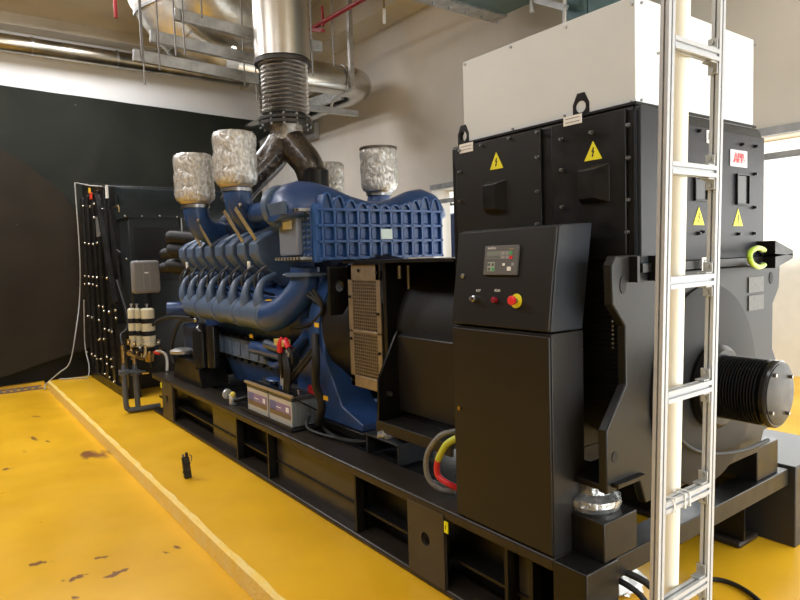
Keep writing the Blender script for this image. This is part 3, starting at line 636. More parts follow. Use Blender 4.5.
# side end cap
b = MB(); b.box(2.185, 2.22, IY+.05, IY+.49, iz0-.005, iz1-.01); b.build('end_cap', blue, ic, bev=.006)
b = MB(); b.box(2.135, 2.19, 4.12, 4.41, 1.69, 1.985); b.build('cap_panel', mat('cap_grey', (.22, .25, .31), .42, .3), ic, bev=.012)
MB().box(2.131, 2.136, 4.19, 4.33, 1.885, 1.95).build('white_sticker', whitep, ic)
for zz in (1.655, 2.0):
    b = MB(); b.box(2.10, 2.19, 4.0, 4.42, zz, zz+.022); b.build('bolt_strip', zinc, ic)
    for i in range(8): MB().cyl((2.103, 4.03+i*.05, zz+.011), (2.098, 4.03+i*.05, zz+.011), .010, n=8).build('strip_hole', ink, ic)
for i in range(8):
    for y_, r_b in ((4.08, .013), (4.02, .010)): MB().cyl((2.185, y_, 1.69+i*.043), (2.168, y_, 1.69+i*.043), r_b, n=6).build('bolt', bluel, ic)
# saddle-shaped duct over the cooler and its inlet from the turbocharger
rows = []
for (x, h, cy) in ((1.985, .05, 4.22), (1.995, .13, 4.22), (2.03, .21, 4.21), (2.10, .265, 4.20), (2.2, .29, 4.18), (2.32, .285, 4.17), (2.46, .25, 4.15), (2.62, .19, 4.13), (2.78, .15, 4.12), (2.92, .145, 4.12), (3.06, .18, 4.12), (3.2, .24, 4.12), (3.32, .265, 4.12), (3.41, .235, 4.12), (3.455, .16, 4.12), (3.465, .05, 4.12)):
    x += .05*(1-min(1, max(0, x-2.0)/.6)) + .03*max(0, x-3.0)*2
    rows.append([V(x, cy+.09+.22*(h/.29)**.3*math.cos(math.pi*2*k/28), 1.99+((h-.035)*math.sin(math.pi*2*k/28) if math.sin(math.pi*2*k/28) > 0 else .05*math.sin(math.pi*2*k/28))) for k in range(28)])
MB().rings(rows).build('air_duct', blue, en, smooth=60)
MB().lathe((2.16, 4.36, 2.06), (0, 1, 0), [(0, .15), (.03, .165), (.05, .165), (.06, .13), (.16, .085)], 32).build('duct_flange', bluel, en)
MB().cyl((2.16, 4.48, 2.06), (2.32, 5.5, 2.06), .082).build('turbo_pipe', blue, en)
q = MB(); q.quadbox([(2.035, 4.33, 1.985), (2.035, 4.10, 1.985), (2.06, 4.10, 1.985), (2.06, 4.33, 1.985), (2.015, 4.35, 2.075), (2.015, 4.08, 2.075), (2.05, 4.08, 2.075), (2.05, 4.35, 2.075)]); q.build('heat_shield', bluel, en, bev=.004)
# turbo elbows carrying the filters
FL = [(2.125, 5.16, 2.26, 'l'), (2.03, 5.93, 2.18, 'l'), (3.60, 5.16, 2.27, 'r'), (3.51, 5.95, 2.24, 'r')]
for (x, y, z, s_) in FL:
    k = 1 if s_ == 'l' else -1
    MB().tube([(x, y, z+.03), (x+.005*k, y, z-.06), (x+.05*k, y+.02, z-.17), (x+.17*k, y+.05, z-.24), (x+.46*k, y+.08, z-.25)], [.112, .114, .116, .112, .11], 24).build('intake_elbow', blue, en)
    MB().lathe((x, y, z-.012), (0, 0, 1), [(0, .118), (.002, .128), (.03, .128), (.032, .118)], 28).build('clamp_band', steel, en)
    MB().ball((x-.02*k, y-.115, z-.13), .018).build('plug', steel, en)
for (a, c) in (((185, 217.5), (201, 246)), ((193, 214.5), (211, 246)), ((224, 211), (243, 242)), ((235, 208), (256, 240))):
    p = at(*a, x=1.99); q = at(*c, x=2.10); MB().bar(p, q, .045, .006, up=(1, 0, 0)).build('brace_strip', zinc, en)
MB().lathe((2.45, 5.2, 2.0), (0, 1, 0), [(0, .12), (.1, .17), (.5, .17), (.9, .15)], 24).build('turbocharger', mat('dark_engine_blue', (0, 0, 0)), en)
# flywheel housing, engine foot, starter, wiring
MB().lathe((CX, 3.63, 1.12), (0, 1, 0), [(0, .46), (.02, .50), (.25, .52), (.30, .55), (.34, .56)], 48).build('flywheel_housing', cabm, en)
MB().lathe((CX, 3.97, 1.12), (0, 1, 0), [(0, .58), (.16, .58), (.2, .5)], 48).build('rear_housing', blue, en)
MB().prism([(2.16, 1.27), (2.16, 1.60), (2.36, 1.60), (2.36, 1.40), (2.26, 1.27)], 'y', 3.72, 3.75, hole=circ(2.24, 1.47, .03, 12, 1, 1.4)).build('lifting_plate', black, en, bev=.004)
MB().prism([(4.40, .50), (3.46, .50), (3.46, .55), (3.72, .63), (3.92, .92), (3.97, 1.22), (4.30, 1.22)], 'x', 2.22, 2.50).build('engine_foot', blue, en, bev=.01)
MB().box(2.2, 2.5, 3.42, 4.0, .445, .50).build('foot_base', black, en, bev=.005)
p, q = at(339, 410, x=2.1), at(346, 402, x=2.1)
MB().cyl((2.14, 4.98, .93), (2.14, 4.35, .93), .055).build('starter_motor', blue, en)
b = MB(); b.tube([(2.2, 4.85, .86), (2.16, 4.6, .82), (2.17, 4.3, .98), (2.2, 4.15, 1.1)], .035, 12); b.build('coolant_pipe', blue, en)
b = MB(); b.ball((2.1, 4.55, .72), .06, .9, 1.6, .35); b.cyl((2.1, 4.55, .66), (2.1, 4.55, .72), .03); b.cyl((2.1, 4.4, .66), (2.1, 4.4, .74), .02); b.build('oil_cap', blue, en)
MB().cyl((2.09, 4.62, 1.0), (2.09, 4.30, .985), .036).build('solenoid', mat('solenoid_grey', (.10, .12, .16), .4, .5), en)
p = at(252, 335, x=2.1)
for (px, py) in ((251.5, 336), (317, 325), (326, 398)):
    p = at(px, py, x=2.12); MB().box(2.115, 2.12, p.y-.03, p.y+.03, p.z-.015, p.z+.015).build('yellow_tag', yelt, en)
b = MB(); random.seed(3)
for i in range(5): y = 4.3-.03*i; b.tube([(2.06, y, 1.0), (2.05, y-.02, .9+.02*i), (2.06, y+.02, .8), (2.05, y, .72-.03*i)], .007, 6)
b.build('wire_loom', mat('pale_wire', (.4, .4, .36), .5), en)
b = MB(); b.box(2.03, 2.09, 4.2, 4.36, 1.02, 1.07); b.build('connector_block', mat('amber', (.5, .4, .1), .4), en, bev=.004)
for k in range(3):
    MB().tube([(2.20, 4.02+.05*k, 1.44-.02*k), (2.23, 3.95, 1.3), (2.2, 4.1, 1.18), (2.15, 4.3, 1.14)], .014, 8).build('hose', rubber, en)
for k in range(3): MB().tube([(2.08-.01*k, 4.30-.03*k, 1.02), (2.03, 4.18-.03*k, .86), (2.03, 4.2-.03*k, .66), (2.08, 4.12, .54)], .013, 8).build('hose', rubber, en)
# black tubes at far end of the left bank (charge-air hoses)
for (px, py, r) in ((166, 238, .075), (160, 254, .06), (167, 250.5, .075), (159, 268, .06), (166, 266, .075)):
    p = at(px, py, x=2.05); MB().tube([(2.05, p.y, p.z), (2.062, p.y-.008, p.z+.002), (2.085, p.y-.03, p.z+.0), (2.13, p.y-.07, p.z), (2.4, p.y-.3, p.z-.05)], [r*.25, r*.7, r*.95, r, r], 16).build('breather_tube', rubber, en)
# auxiliaries at far end
MB().lathe((2.08, 6.1, .62), (0, 0, 1), [(0, .07), (.02, .09), (.36, .09), (.40, .075), (.44, .03)], 24).build('oil_filter', blackg, en)
MB().lathe((2.1, 5.85, .66), (0, 0, 1), [(0, .06), (.4, .06)], 20).build('oil_filter', blackg, en)
MB().cyl((2.02, 6.95, 1.16), (2.3, 6.8, 1.16), .085).build('water_pump', blue, en)
MB().box(2.15, 2.5, 6.2, 6.9, .5, 1.0).build('gear_case', mat('dark_engine_blue', (0, 0, 0)), en, bev=.02)
MB().prism([(6.9, .44), (6.0, .44), (6.1, .68), (6.75, .68)], 'x', 2.02, 2.3).build('front_foot', black, en, bev=.006)
p = at(176, 385, x=2.0)
MB().lathe((2.05, 6.65, .72), (0, 0, 1), [(0, .12), (.03, .12), (.05, .07)], 24).build('pulley', zinc, en)
b = MB(); b.tube([at(195, 320, x=2.05), at(180, 322, x=2.03), at(172, 345, x=2.0), at(174, 363, x=2.0)], .018, 10); b.build('hose', rubber, en)
b = MB(); b.tube([at(192, 318, x=2.05), at(165, 318, x=2.0), at(149, 330, x=1.98), at(146, 350, x=1.97)], .020, 10); b.build('hose', rubber, en)
MB().ball(at(196, 320, x=2.04), .026).build('hose_union', steel, en)

# ============================================================ AIR FILTERS (4, film-wrapped)
def filt(x, y, z, r, h, label, open_top=False):
    t = thing('air_filter', (x, y, z), label, 'air filter', 'film-wrapped air filters on the engine')
    prof_ = [(0, r*.60), (.02, r*.88), (.05, r*.97)]+[(.05+(h-.10)*k/9, r*(1+.015*math.sin(k*1.7))) for k in range(1, 10)]+[(h-.02, r*.97), (h, r*.86)]
    MB().lathe((x, y, z), (0, 0, 1), prof_, 30, wob=.0045).build('filter_body', film, t, smooth=50)
    MB().lathe((x, y, z-.005), (0, 0, 1), [(0, r*.70), (.02, r*.80), (.03, r*.72)], 30).build('base_band', mat('tan_band', (.42, .36, .26), .4, .5) if not open_top else steel, t)
    if open_top: MB().lathe((x, y, z+h-.012), (0, 0, 1), [(0, r*.96), (0, r*1.02), (.018, r*1.02), (.018, r*.9)], 30).build('top_rim', mat('rim_brown', (.12, .10, .08), .4, .5), t)
    return t
filt(2.125, 5.16, 2.29, .182, .455, 'film-wrapped air filter just left of the exhaust bellows, the taller-looking nearer one')
filt(2.03, 5.93, 2.21, .182, .455, 'film-wrapped air filter furthest left, against the black curtain')
filt(3.595, 5.14, 2.29, .182, .43, 'film-wrapped air filter with brown rim standing alone right of the exhaust', True)
filt(3.51, 5.95, 2.26, .16, .42, 'film-wrapped air filter half hidden behind the exhaust Y-pipe')

# ============================================================ EXHAUST
ex = thing('exhaust_stack', (2.85, 5.6, 2.1), 'steel exhaust stack with bellows and Y-pipe rising from the engine', 'exhaust')
EXX, EXY = 2.835, 5.6
def exz(py): return at(283, py, y=EXY).z
MB().cyl((EXX, EXY, exz(61)), (EXX, EXY, CZ-.005), .262, n=48).build('stack_pipe', stackm, ex)
zt, zb = exz(63), exz(120)
MB().lathe((EXX, EXY, zt-.03), (0, 0, 1), [(0, .24), (0, .272), (.035, .272), (.035, .24)], 40).build('top_flange', mat('scorched_steel', (.05, .045, .04), .45, .6), ex)
prof = []
N = 13
for i in range(N*8+1):
    t = i/(N*8); prof.append((t*(zt-.03-zb), .196+.040*math.cos(t*N*2*math.pi)))
MB().lathe((EXX, EXY, zb), (0, 0, 1), prof, 44, cap=False).build('bellows', bellm, ex, smooth=80)
MB().lathe((EXX, EXY, zb-.06), (0, 0, 1), [(0, .18), (0, .255), (.028, .255), (.03, .235), (.045, .255), (.07, .255), (.07, .2)], 40).build('bottom_flange', mat('scorched_steel', (0, 0, 0)), ex)
for i in range(12):
    a = 2*math.pi*i/12; MB().cyl((EXX+.238*math.cos(a), EXY+.238*math.sin(a), zb-.08), (EXX+.238*math.cos(a), EXY+.238*math.sin(a), zb+.03), .012, n=6).build('bolt', steel, ex)
zj = exz(135)
MB().tube([(EXX, EXY, zb-.05), (EXX, EXY, zj), (EXX, EXY, exz(141))], [.17, .15, .15], 24).build('wrapped_collar', mat('wrapped_collar', (.34, .31, .26), .25, .5, noise=.6, nscale=14, bump=.8, bscale=22, coat=.6), ex, smooth=60)
MB().tube([(EXX, EXY, zj), (EXX-.12, EXY+.1, exz(158)), (EXX-.36, EXY+.2, exz(185)), (EXX-.48, EXY+.25, exz(205))], [.14, .145, .14, .135], 22).build('wrapped_branch', wrapblk, ex, smooth=60)
MB().tube([(EXX, EXY, zj), (EXX+.08, EXY-.08, exz(152)), (EXX+.15, EXY-.16, exz(168)), (EXX+.17, EXY-.2, exz(195))], [.14, .15, .145, .12], 22).build('wrapped_branch', wrapblk, ex, smooth=60)
MB().lathe((EXX+.175, EXY-.21, exz(208)), (0, 0, 1), [(0, .14), (.34, .14), (.36, .12)], 28).build('turbine_outlet', blackg, ex)

# ============================================================ RADIATOR
rd = thing('radiator', (2.78, 9.2, 0), 'tall black radiator unit at the far end of the generator', 'radiator')
MB().prism([(8.75, 0), (10.38, 0), (10.38, 2.90), (8.75, 2.68)], 'x', 1.87, 3.7).build('radiator_body', black, rd, bev=.01)
MB().box(1.98, 3.7, 8.3, 8.76, 1.0, 2.26).build('fan_shroud', mat('shroud_black', (.016, .020, .022), .3), rd, bev=.02)
MB().prism([(8.76, 2.67), (8.34, 2.60), (8.27, 2.45), (8.27, 2.24), (8.76, 2.24)], 'x', 1.95, 3.72).build('hood', mat('hood_black', (.016, .022, .024), .25, noise=.2), rd)
def sidecol(a, c, x0=1.83):
    MB().box(x0, 1.87, a, c, .05, 2.66).build('side_column', black, rd, bev=.006)
for (a, c) in ((10.18, 10.36), (9.86, 10.06), (9.50, 9.66), (9.2, 9.36), (8.78, 8.9)): sidecol(a, c)
MB().box(1.82, 1.87, 8.2, 10.38, .0, .12).build('base_rail', black, rd)
MB().box(1.86, 2.0, 8.2, 8.76, 0, .9).build('lower_panel', black, rd)
bm_ = mat('bolt_zinc', (.75, .74, .70), .3, .9)
bz = [(85, 243), (89, 244), (93, 244), (97, 243), (85, 276), (89, 276.5), (93, 277), (97, 277.5), (107, 278), (85, 284), (89, 284), (93, 284.5), (97, 286), (88, 316), (92, 317.5), (99, 320), (99, 306), (103, 307), (104, 311), (109, 312), (115.5, 310.5), (116, 318), (100, 339), (105, 329), (109, 330.5), (112, 332), (99, 340), (104, 339), (87, 352), (92, 354), (95, 356), (97, 359), (101, 359), (107, 357), (111, 359), (107, 364), (112, 367), (105, 374), (110, 377), (114, 382), (90, 206.5), (94, 204), (100, 199), (102, 209), (94, 217.5), (98, 217.5), (83, 206)]
for (px, py) in bz:
    p = at(px, py, x=1.828); MB().ball(p, .016, n=8).build('bolt', bm_, rd)
dp = MB().box(2.06, 2.85, 8.28, 8.30, 1.45, 2.12).build('access_door', mat('door_black', (.008, .008, .008), .35), rd, bev=.004)
for (px, py) in ((125, 216), (142, 216), (160, 216), (177, 217), (126.5, 259)): p = at(px, py, y=8.27); MB().ball((p.x, 8.275, p.z), .014, n=8).build('screw', steel, dp)
b = MB(); p, q = at(180.5, 218, y=8.27), at(181, 238, y=8.27); b.box(p.x, p.x+.015, 8.265, 8.28, q.z, p.z); b.build('door_edge', zinc, dp)
for (a, c, w_) in (((97, 195), (115, 303), .06), ((108, 205), (128, 332), .025)):
    p, q = at(*a, x=1.80), at(*c, x=1.80); MB().bar(p, q, w_, w_).build('tie_strut', black, rd)
MB().tube([at(113, 208, x=1.8), at(118, 206, x=1.8), at(119, 212, x=1.8)], .01, 8).build('bleed_cock', brass, rd)
MB().tube([at(117, 250, x=1.8), at(120, 252, x=1.8)], .01, 8, False).build('bleed_cock', steel, rd)
p, q = at(97, 237, x=1.82), at(99.5, 216, x=1.82); MB().box(1.815, 1.83, q.y, p.y, p.z, q.z).build('latch_plate', zinc, rd)
p = at(91, 195.5, x=1.82); MB().box(1.81, 1.83, p.y-.03, p.y+.05, p.z-.05, p.z+.04).build('red_tag', mat('tag_red', (.8, .06, .02), .4), rd)
p = at(89.5, 190, x=1.82); MB().box(1.81, 1.83, p.y-.03, p.y+.05, p.z-.04, p.z+.03).build('yellow_sticker', yelt, rd)
p = at(107, 190, x=1.82); MB().box(1.81, 1.83, p.y-.02, p.y+.05, p.z-.1, p.z+.06).build('spec_sticker', whitep, rd)
# white conduit cable running over and down the radiator
c = [at(58, 377, z=.01), at(52, 384, z=-.10), at(49, 389, z=-.10)]
w = [V(1.80, 8.7, 2.66), V(1.80, 9.5, 2.76), V(1.79, 10.33, 2.885), V(1.78, 10.37, 2.86), V(1.78, 10.38, 2.7), at(80, 260, x=1.79), at(79.5, 300, x=1.77), at(76, 330, y=10.3), at(70, 362, y=10.3), at(60, 372, y=10.35), at(54, 377, y=10.4), V(1.22, 10.45, -.06), V(1.20, 10.35, -.11)]
tag(MB().tube(w, .009, 8).build('conduit', mat('conduit_white', (.35, .35, .33), .5)), 'thin white cable running down the left edge of the radiator to the floor', 'cable')
tag(MB().tube([at(84, 300, x=1.80), at(85, 345, x=1.79), at(89, 365, x=1.79), V(1.74, 10.15, .03), V(1.66, 10.25, .014), V(1.5, 10.32, .014), V(1.40, 10.38, .014)], .008, 8).build('conduit', mat('conduit_white', (.35, .35, .33), .5)), 'short white cable tail curling on the platform at the radiator foot', 'cable')

# ============================================================ FUEL FILTERS, PIPE STAND, GREY BOX
FYY = 7.55
gb = thing('junction_box', (1.95, FYY+.1, 1.25), 'grey rounded plastic junction box on a post in front of the radiator', 'control box')
p, q = at(133.5, 294, y=FYY), at(159.5, 260, y=FYY)
gbb = MB().box(p.x, q.x, FYY, FYY+.10, p.z, q.z).build('box_cover', mat('box_grey', (.17, .165, .16), .42), gb, bev=.03)
cxm = (p.x+q.x)/2
for k in (-.035, .035): MB().box(cxm+k-.002, cxm+k+.002, FYY-.003, FYY+.01, p.z+.05, q.z-.04).build('cover_groove', greyp, gb)
MB().box(cxm-.022, cxm+.022, FYY-.003, FYY+.01, (p.z+q.z)/2+.04, (p.z+q.z)/2+.055).build('logo_mark', whitep, gb)
MB().box(cxm+.02, cxm+.07, FYY+.1, FYY+.15, .44, q.z-.1).build('support_post', black, gb)
ff = thing('fuel_filter_rack', (1.9, FYY, .6), 'cream fuel filter canisters with black bands above brass valves', 'fuel filter')
for (px, w_) in ((133.5, .040), (139, .040), (149, .078)):
    a, c = at(px, 347, y=FYY-.05), at(px, 308, y=FYY-.05)
    fbod = MB().lathe((a.x, FYY-.05, a.z), (0, 0, 1), [(0, w_*.7), (.02, w_), (c.z-a.z-.015, w_), (c.z-a.z, w_*.7)], 22).build('filter_canister', cream, ff)
    hh_ = c.z-a.z
    for t in (.68, .36): MB().lathe((a.x, FYY-.05, a.z+hh_*t-.028), (0, 0, 1), [(0, w_*1.02), (.055, w_*1.02)], 22, cap=True).build('black_band', blackm, fbod)
    MB().lathe((a.x, FYY-.05, a.z+hh_*.16), (0, 0, 1), [(0, w_*1.015), (.01, w_*1.015)], 22).build('silver_band', silver, fbod)
    MB().lathe((a.x, FYY-.05, c.z), (0, 0, 1), [(0, .012), (.035, .012), (.036, .02), (.05, .02)], 12).build('top_nut', steel, fbod)
p = at(149.5, 357, y=FYY-.05); MB().lathe((p.x, FYY-.05, p.z), (0, 0, 1), [(-.06, .02), (-.05, .045), (.05, .06), (.07, .06)], 22).build('amber_bowl', brass, ff)
random.seed(11)
for (px, py) in ((128.5, 342), (131, 350), (134.5, 344), (137, 352), (140, 347), (142, 355), (133, 357), (129, 353), (158, 342), (160, 350), (145, 341)):
    p = at(px, py, y=FYY-.08); MB().lathe((p.x, p.y, p.z-.03), (random.uniform(-.2, .2), 0, 1), [(0, .016), (.02, .022), (.04, .014), (.06, .02)], 10).build('brass_fitting', brass if random.random() < .7 else steel, ff)
MB().tube([at(127, 352, y=7.4), at(135, 356, y=7.38), at(144, 358, y=7.4), at(145, 345, y=7.45)], .018, 10).build('brass_pipe', brass, ff)
MB().tube([at(156, 351, y=7.4), at(164, 353, y=7.35), at(167, 360, y=7.3), at(167, 371, y=7.25)], .017, 10).build('elbow_pipe', zinc, ff)
MB().tube([at(155, 352, y=7.42), at(160, 353, y=7.38)], .024, 10, False).build('red_valve', red, ff)
MB().box(1.74, 2.12, 7.46, 7.60, .62, .67).build('rack_bracket', blackm, ff)
ps = thing('pipe_stand', (1.78, 7.4, 0), 'U-shaped grey drain pipes with valves below the fuel filters', 'pipe')
PY = 7.42
l1, l2 = at(124, 372, y=PY), at(135, 372, y=PY)
MB().tube([(l1.x, PY, l1.z), (l1.x, PY, .12), (l1.x+.02, PY, .05), (l1.x+.08, PY-.01, .035), (2.0, PY-.02, .035)], .030, 14).build('u_pipe', greypipe, ps)
MB().tube([(l2.x, PY, l2.z), (l2.x+.01, PY, .035)], .030, 14, False).build('riser_pipe', greypipe, ps)
for l in (l1, l2): MB().lathe((l.x, PY, l.z-.03), (0, 0, 1), [(0, .03), (0, .058), (.022, .058), (.022, .045), (.03, .058), (.052, .058), (.052, .028), (.12, .02)], 18).build('pipe_flange', greypipe, ps)
MB().bar((l1.x, PY-.05, l1.z), (l2.x+.10, PY-.05, l2.z-.0), .03, .02).build('flange_bar', greypipe, ps)
MB().cyl((l1.x, PY, l1.z+.10), (l1.x, PY, l1.z+.30), .020).build('brass_cock', brass, ps); MB().cyl((l2.x, PY, l2.z+.08), (l2.x, PY, l2.z+.17), .018).build('brass_cock', brass, ps)
MB().tube([(l1.x, PY, l1.z+.30), at(121, 335, y=7.5), at(126, 330, y=7.55), at(128, 318, y=7.6), at(117, 280, y=7.9)], .014, 8).build('fuel_hose', rubber, ps)
MB().bar((l2.x+.06, PY-.06, l2.z-.02), (l2.x+.13, PY-.07, l2.z-.02), .02, .012).build('valve_handle', yelt, ps)

# ============================================================ BATTERIES and small things on the skid
lbl1, lbl2, lbl3 = mat('label_blue', (.10, .11, .26), .4), mat('label_purple', (.22, .16, .30), .4), mat('label_brown', (.16, .11, .07), .4)
def battery(y0, y1, label, tex_red):
    t = thing('battery', (2.12, (y0+y1)/2, SZ+.02), label, 'battery', 'starter batteries on the skid edge')
    z0, z1 = SZ+.015, .672; x0, x1 = 2.0, 2.27
    MB().box(x0, x1, y0, y1, z0, z1-.03).build('case', batm, t, bev=.006)
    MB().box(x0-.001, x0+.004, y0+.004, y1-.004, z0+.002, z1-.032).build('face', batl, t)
    MB().box(x0-.003, x1+.003, y0-.002, y1+.002, z1-.03, z1).build('lid', mat('lid_dark', (.05, .05, .05), .35), t, bev=.005)
    if y0 < 4.2:
        b = MB()
        for i in range(7): x = x0+.03+i*.034; b.box(x, x+.008, y0-.004, y0+.002, z0+.02, z1-.05)
        b.build('case_rib', batm, t)
    st = MB().box(x0-.003, x0-.001, y0+.02, y1-.015, z0+.05, z1-.065).build('label', lbl2, t)
    b = MB(); b.box(x0-.0038, x0-.003, y1-.13, y1-.018, z0+.085, z1-.068); b.build('label_band', lbl1, st)
    b = MB(); b.box(x0-.0038, x0-.003, y0+.021, y1-.016, z0+.051, z0+.088); b.build('label_band', lbl3, st)
    b = MB(); b.box(x0-.0045, x0-.0038, y0+.045, y0+.065, z0+.10, z0+.135); b.box(x0-.0045, x0-.0038, y0+.07, y0+.09, z0+.10, z0+.135); b.box(x0-.0045, x0-.0038, y0+.17, y0+.25, z0+.112, z0+.118); b.build('label_print', whitep, st)
    for (xx, yy) in ((x0+.1, y0+.09), (x0+.12, y1-.09)): MB().lathe((xx, yy, z1), (0, 0, 1), [(0, .016), (.02, .014), (.022, .02), (.035, .02)], 12).build('terminal', steel, t)
    return t
bA = battery(4.045, 4.43, 'starter battery nearer the control cabinet, right one of the pair', True)
bB = battery(4.445, 4.835, 'starter battery further from the control cabinet, left one of the pair', False)
MB().box(2.17, 2.23, 4.03, 4.12, .673, .73).build('terminal_boot', red, bA, bev=.006)
tr = thing('battery_tray', (2.12, 4.45, SZ), 'black steel tray with hold-down bar around the two batteries', 'battery tray')
b = MB(); b.box(1.965, 2.32, 3.98, 4.90, SZ+.001, SZ+.013); b.build('tray_plate', black, tr)
MB().box(1.958, 1.968, 3.98, 4.90, SZ+.001, SZ+.03).build('tray_lip', cabm, tr)
b = MB(); b.box(1.985, 2.005, 4.02, 4.86, .673, .69); b.build('hold_down_bar', mat('tan_bar', (.34, .28, .2), .4, .3), tr)
b = MB()
for i in range(20): y = 4.06+i*.04; b.box(2.01, 2.06, y, y+.02, .674, .686)
b.build('rubber_strip', rubber, tr)
MB().bar((1.995, 4.03, .68), (2.32, 3.97, .47), .012, .012).build('hold_down_strap', blackm, tr)
for (a, nm, lab) in (([at(284, 382, x=2.08), at(281, 366, x=2.03), at(280, 352, x=2.03), at(283, 338, x=2.05)], 'battery_cable', 'black battery lead with red sleeve, left of two rising from the batteries'), ([at(286, 384, x=2.10), at(293, 362, x=2.06), at(289, 348, x=2.05), at(286, 340, x=2.07)], 'battery_cable', 'black battery lead with red sleeve, right of two rising from the batteries'), ([at(286, 384, x=2.10), at(298, 368, x=2.07), at(312, 350, x=2.10)], 'battery_cable', 'thick black lead slanting up right from the batteries, upper of two'), ([at(289, 385, x=2.10), at(301, 369, x=2.07), at(314, 353, x=2.10)], 'battery_cable', 'thick black lead slanting up right from the batteries, lower of two'), ([at(315, 335, x=2.10), at(316, 360, x=2.06), at(316, 385, x=2.08), at(322, 405, x=2.12), at(318, 424, x=2.12)], 'battery_cable', 'thick black cable bundle dropping to the deck right of the batteries')):
    o = tag(MB().tube(a, .030 if 'bundle' in lab else .015, 10).build(nm, rubber), lab, 'cable', 'battery leads')
    if 'red sleeve' in lab: MB().tube([a[-2]+V(0, 0, .0), (a[-2]+a[-1])/2+V(-.01, 0, .01), a[-1]], .022, 10).build('red_sleeve', red, o)
# cables lying on the skid
tag(MB().tube([at(318, 422, z=.46), at(335, 437, z=.46), at(360, 442, z=.46), at(385, 436, x=2.3), at(396, 420, x=2.4)], .012, 8).build('loose_cable', rubber), 'black cable lying on the deck between batteries and mount bracket', 'cable')
tag(MB().tube([V(2.1, 3.98, .54), V(2.05, 3.9, .47), V(2.1, 3.6, .456), V(2.2, 3.4, .456), V(2.35, 3.2, .456)], .012, 8).build('loose_cable', rubber), 'black cable running from the engine foot along the deck', 'cable')
# drain valve near the battery
dv = thing('drain_valve', (1.99, 5.05, SZ), 'small white and yellow drain valve on the deck left of the batteries', 'valve')
p = at(233, 402, x=1.99)
MB().box(1.96, 2.01, p.y-.04, p.y+.02, SZ+.001, SZ+.07).build('valve_body', silver, dv, bev=.008)
MB().ball((1.985, p.y-.02, SZ+.09), .025).build('valve_cap', mat('cap_yellow', (.75, .62, .1), .4), dv)
MB().lathe((1.975, p.y+.07, SZ+.08), (0, 1, 0), [(0, .04), (.012, .045), (.02, .03)], 18).build('hand_wheel', silver, dv)
MB().cyl((1.98, p.y+.07, SZ+.075), (1.985, p.y-.02, SZ+.06), .012).build('valve_stem', steel, dv)
MB().tube([(1.99, p.y-.04, SZ+.04), (2.04, p.y-.1, SZ+.06), (2.15, p.y-.12, SZ+.08)], .018, 10).build('drain_hose', rubber, dv)
# walkie-talkie like tool on platform
rt = thing('radio_handset', (1.48, 4.83, 0), 'small black handset standing upright alone on the yellow platform', 'handset')
a = at(188, 478, z=0); hx, hy = a.x, a.y
MB().quadbox([(hx-.028, hy-.02, .001), (hx+.028, hy-.02, .001), (hx+.028, hy+.02, .001), (hx-.028, hy+.02, .001), (hx-.040, hy-.018, .17), (hx+.014, hy-.018, .17), (hx+.014, hy+.018, .17), (hx-.040, hy+.018, .17)]).build('handset_body', mat('handset_black', (.014, .014, .012), .4), rt, bev=.008)
b = MB()
for k in range(2): b.box(hx-.034, hx+.02, hy-.024, hy+.022, .045+.07*k, .055+.07*k)
b.build('grip_band', blackm, rt); MB().cyl((hx+.0, hy, .165), (hx-.002, hy, .20), .011, n=10).build('knob', blackm, rt); MB().cyl((hx-.027, hy, .165), (hx-.028, hy, .192), .009, n=10).build('knob', greyd, rt)
MB().tube([(hx+.012, hy-.02, .185), (hx+.03, hy-.02, .17), (hx+.024, hy-.02, .13)], .004, 6).build('wrist_loop', greyd, rt)

# ============================================================ ALUMINIUM LADDER FRAME
LY = .95; lean = .040
la = thing('aluminium_ladder_frame', (1.70, LY+.02, 0), 'tall white aluminium extrusion ladder frame standing in front of the alternator', 'ladder frame')
def lx(z): return lean*(z-.85)
def ext(x_at, z0, z1, nm='rail'):       # slotted 40 mm profile
    w, g_, dpt = .032, .0035, .008; r = w/2
    po = [(-r, -r), (-g_, -r), (-g_, -r+dpt), (g_, -r+dpt), (g_, -r), (r, -r), (r, -g_), (r-dpt, -g_), (r-dpt, g_), (r, g_), (r, r), (g_, r), (g_, r-dpt), (-g_, r-dpt), (-g_, r), (-r, r), (-r, g_), (-r+dpt, g_), (-r+dpt, -g_), (-r, -g_)]
    b = MB(); b.rings([[V(x_at+lx(z)+px_, LY+.016+py_*.8, z) for px_, py_ in po] for z in (z0, z1)]); o = b.build(nm, alum, la, smooth=0); return o
ext(1.593, 0.002, 3.3); ext(1.866, 0.002, 3.3)
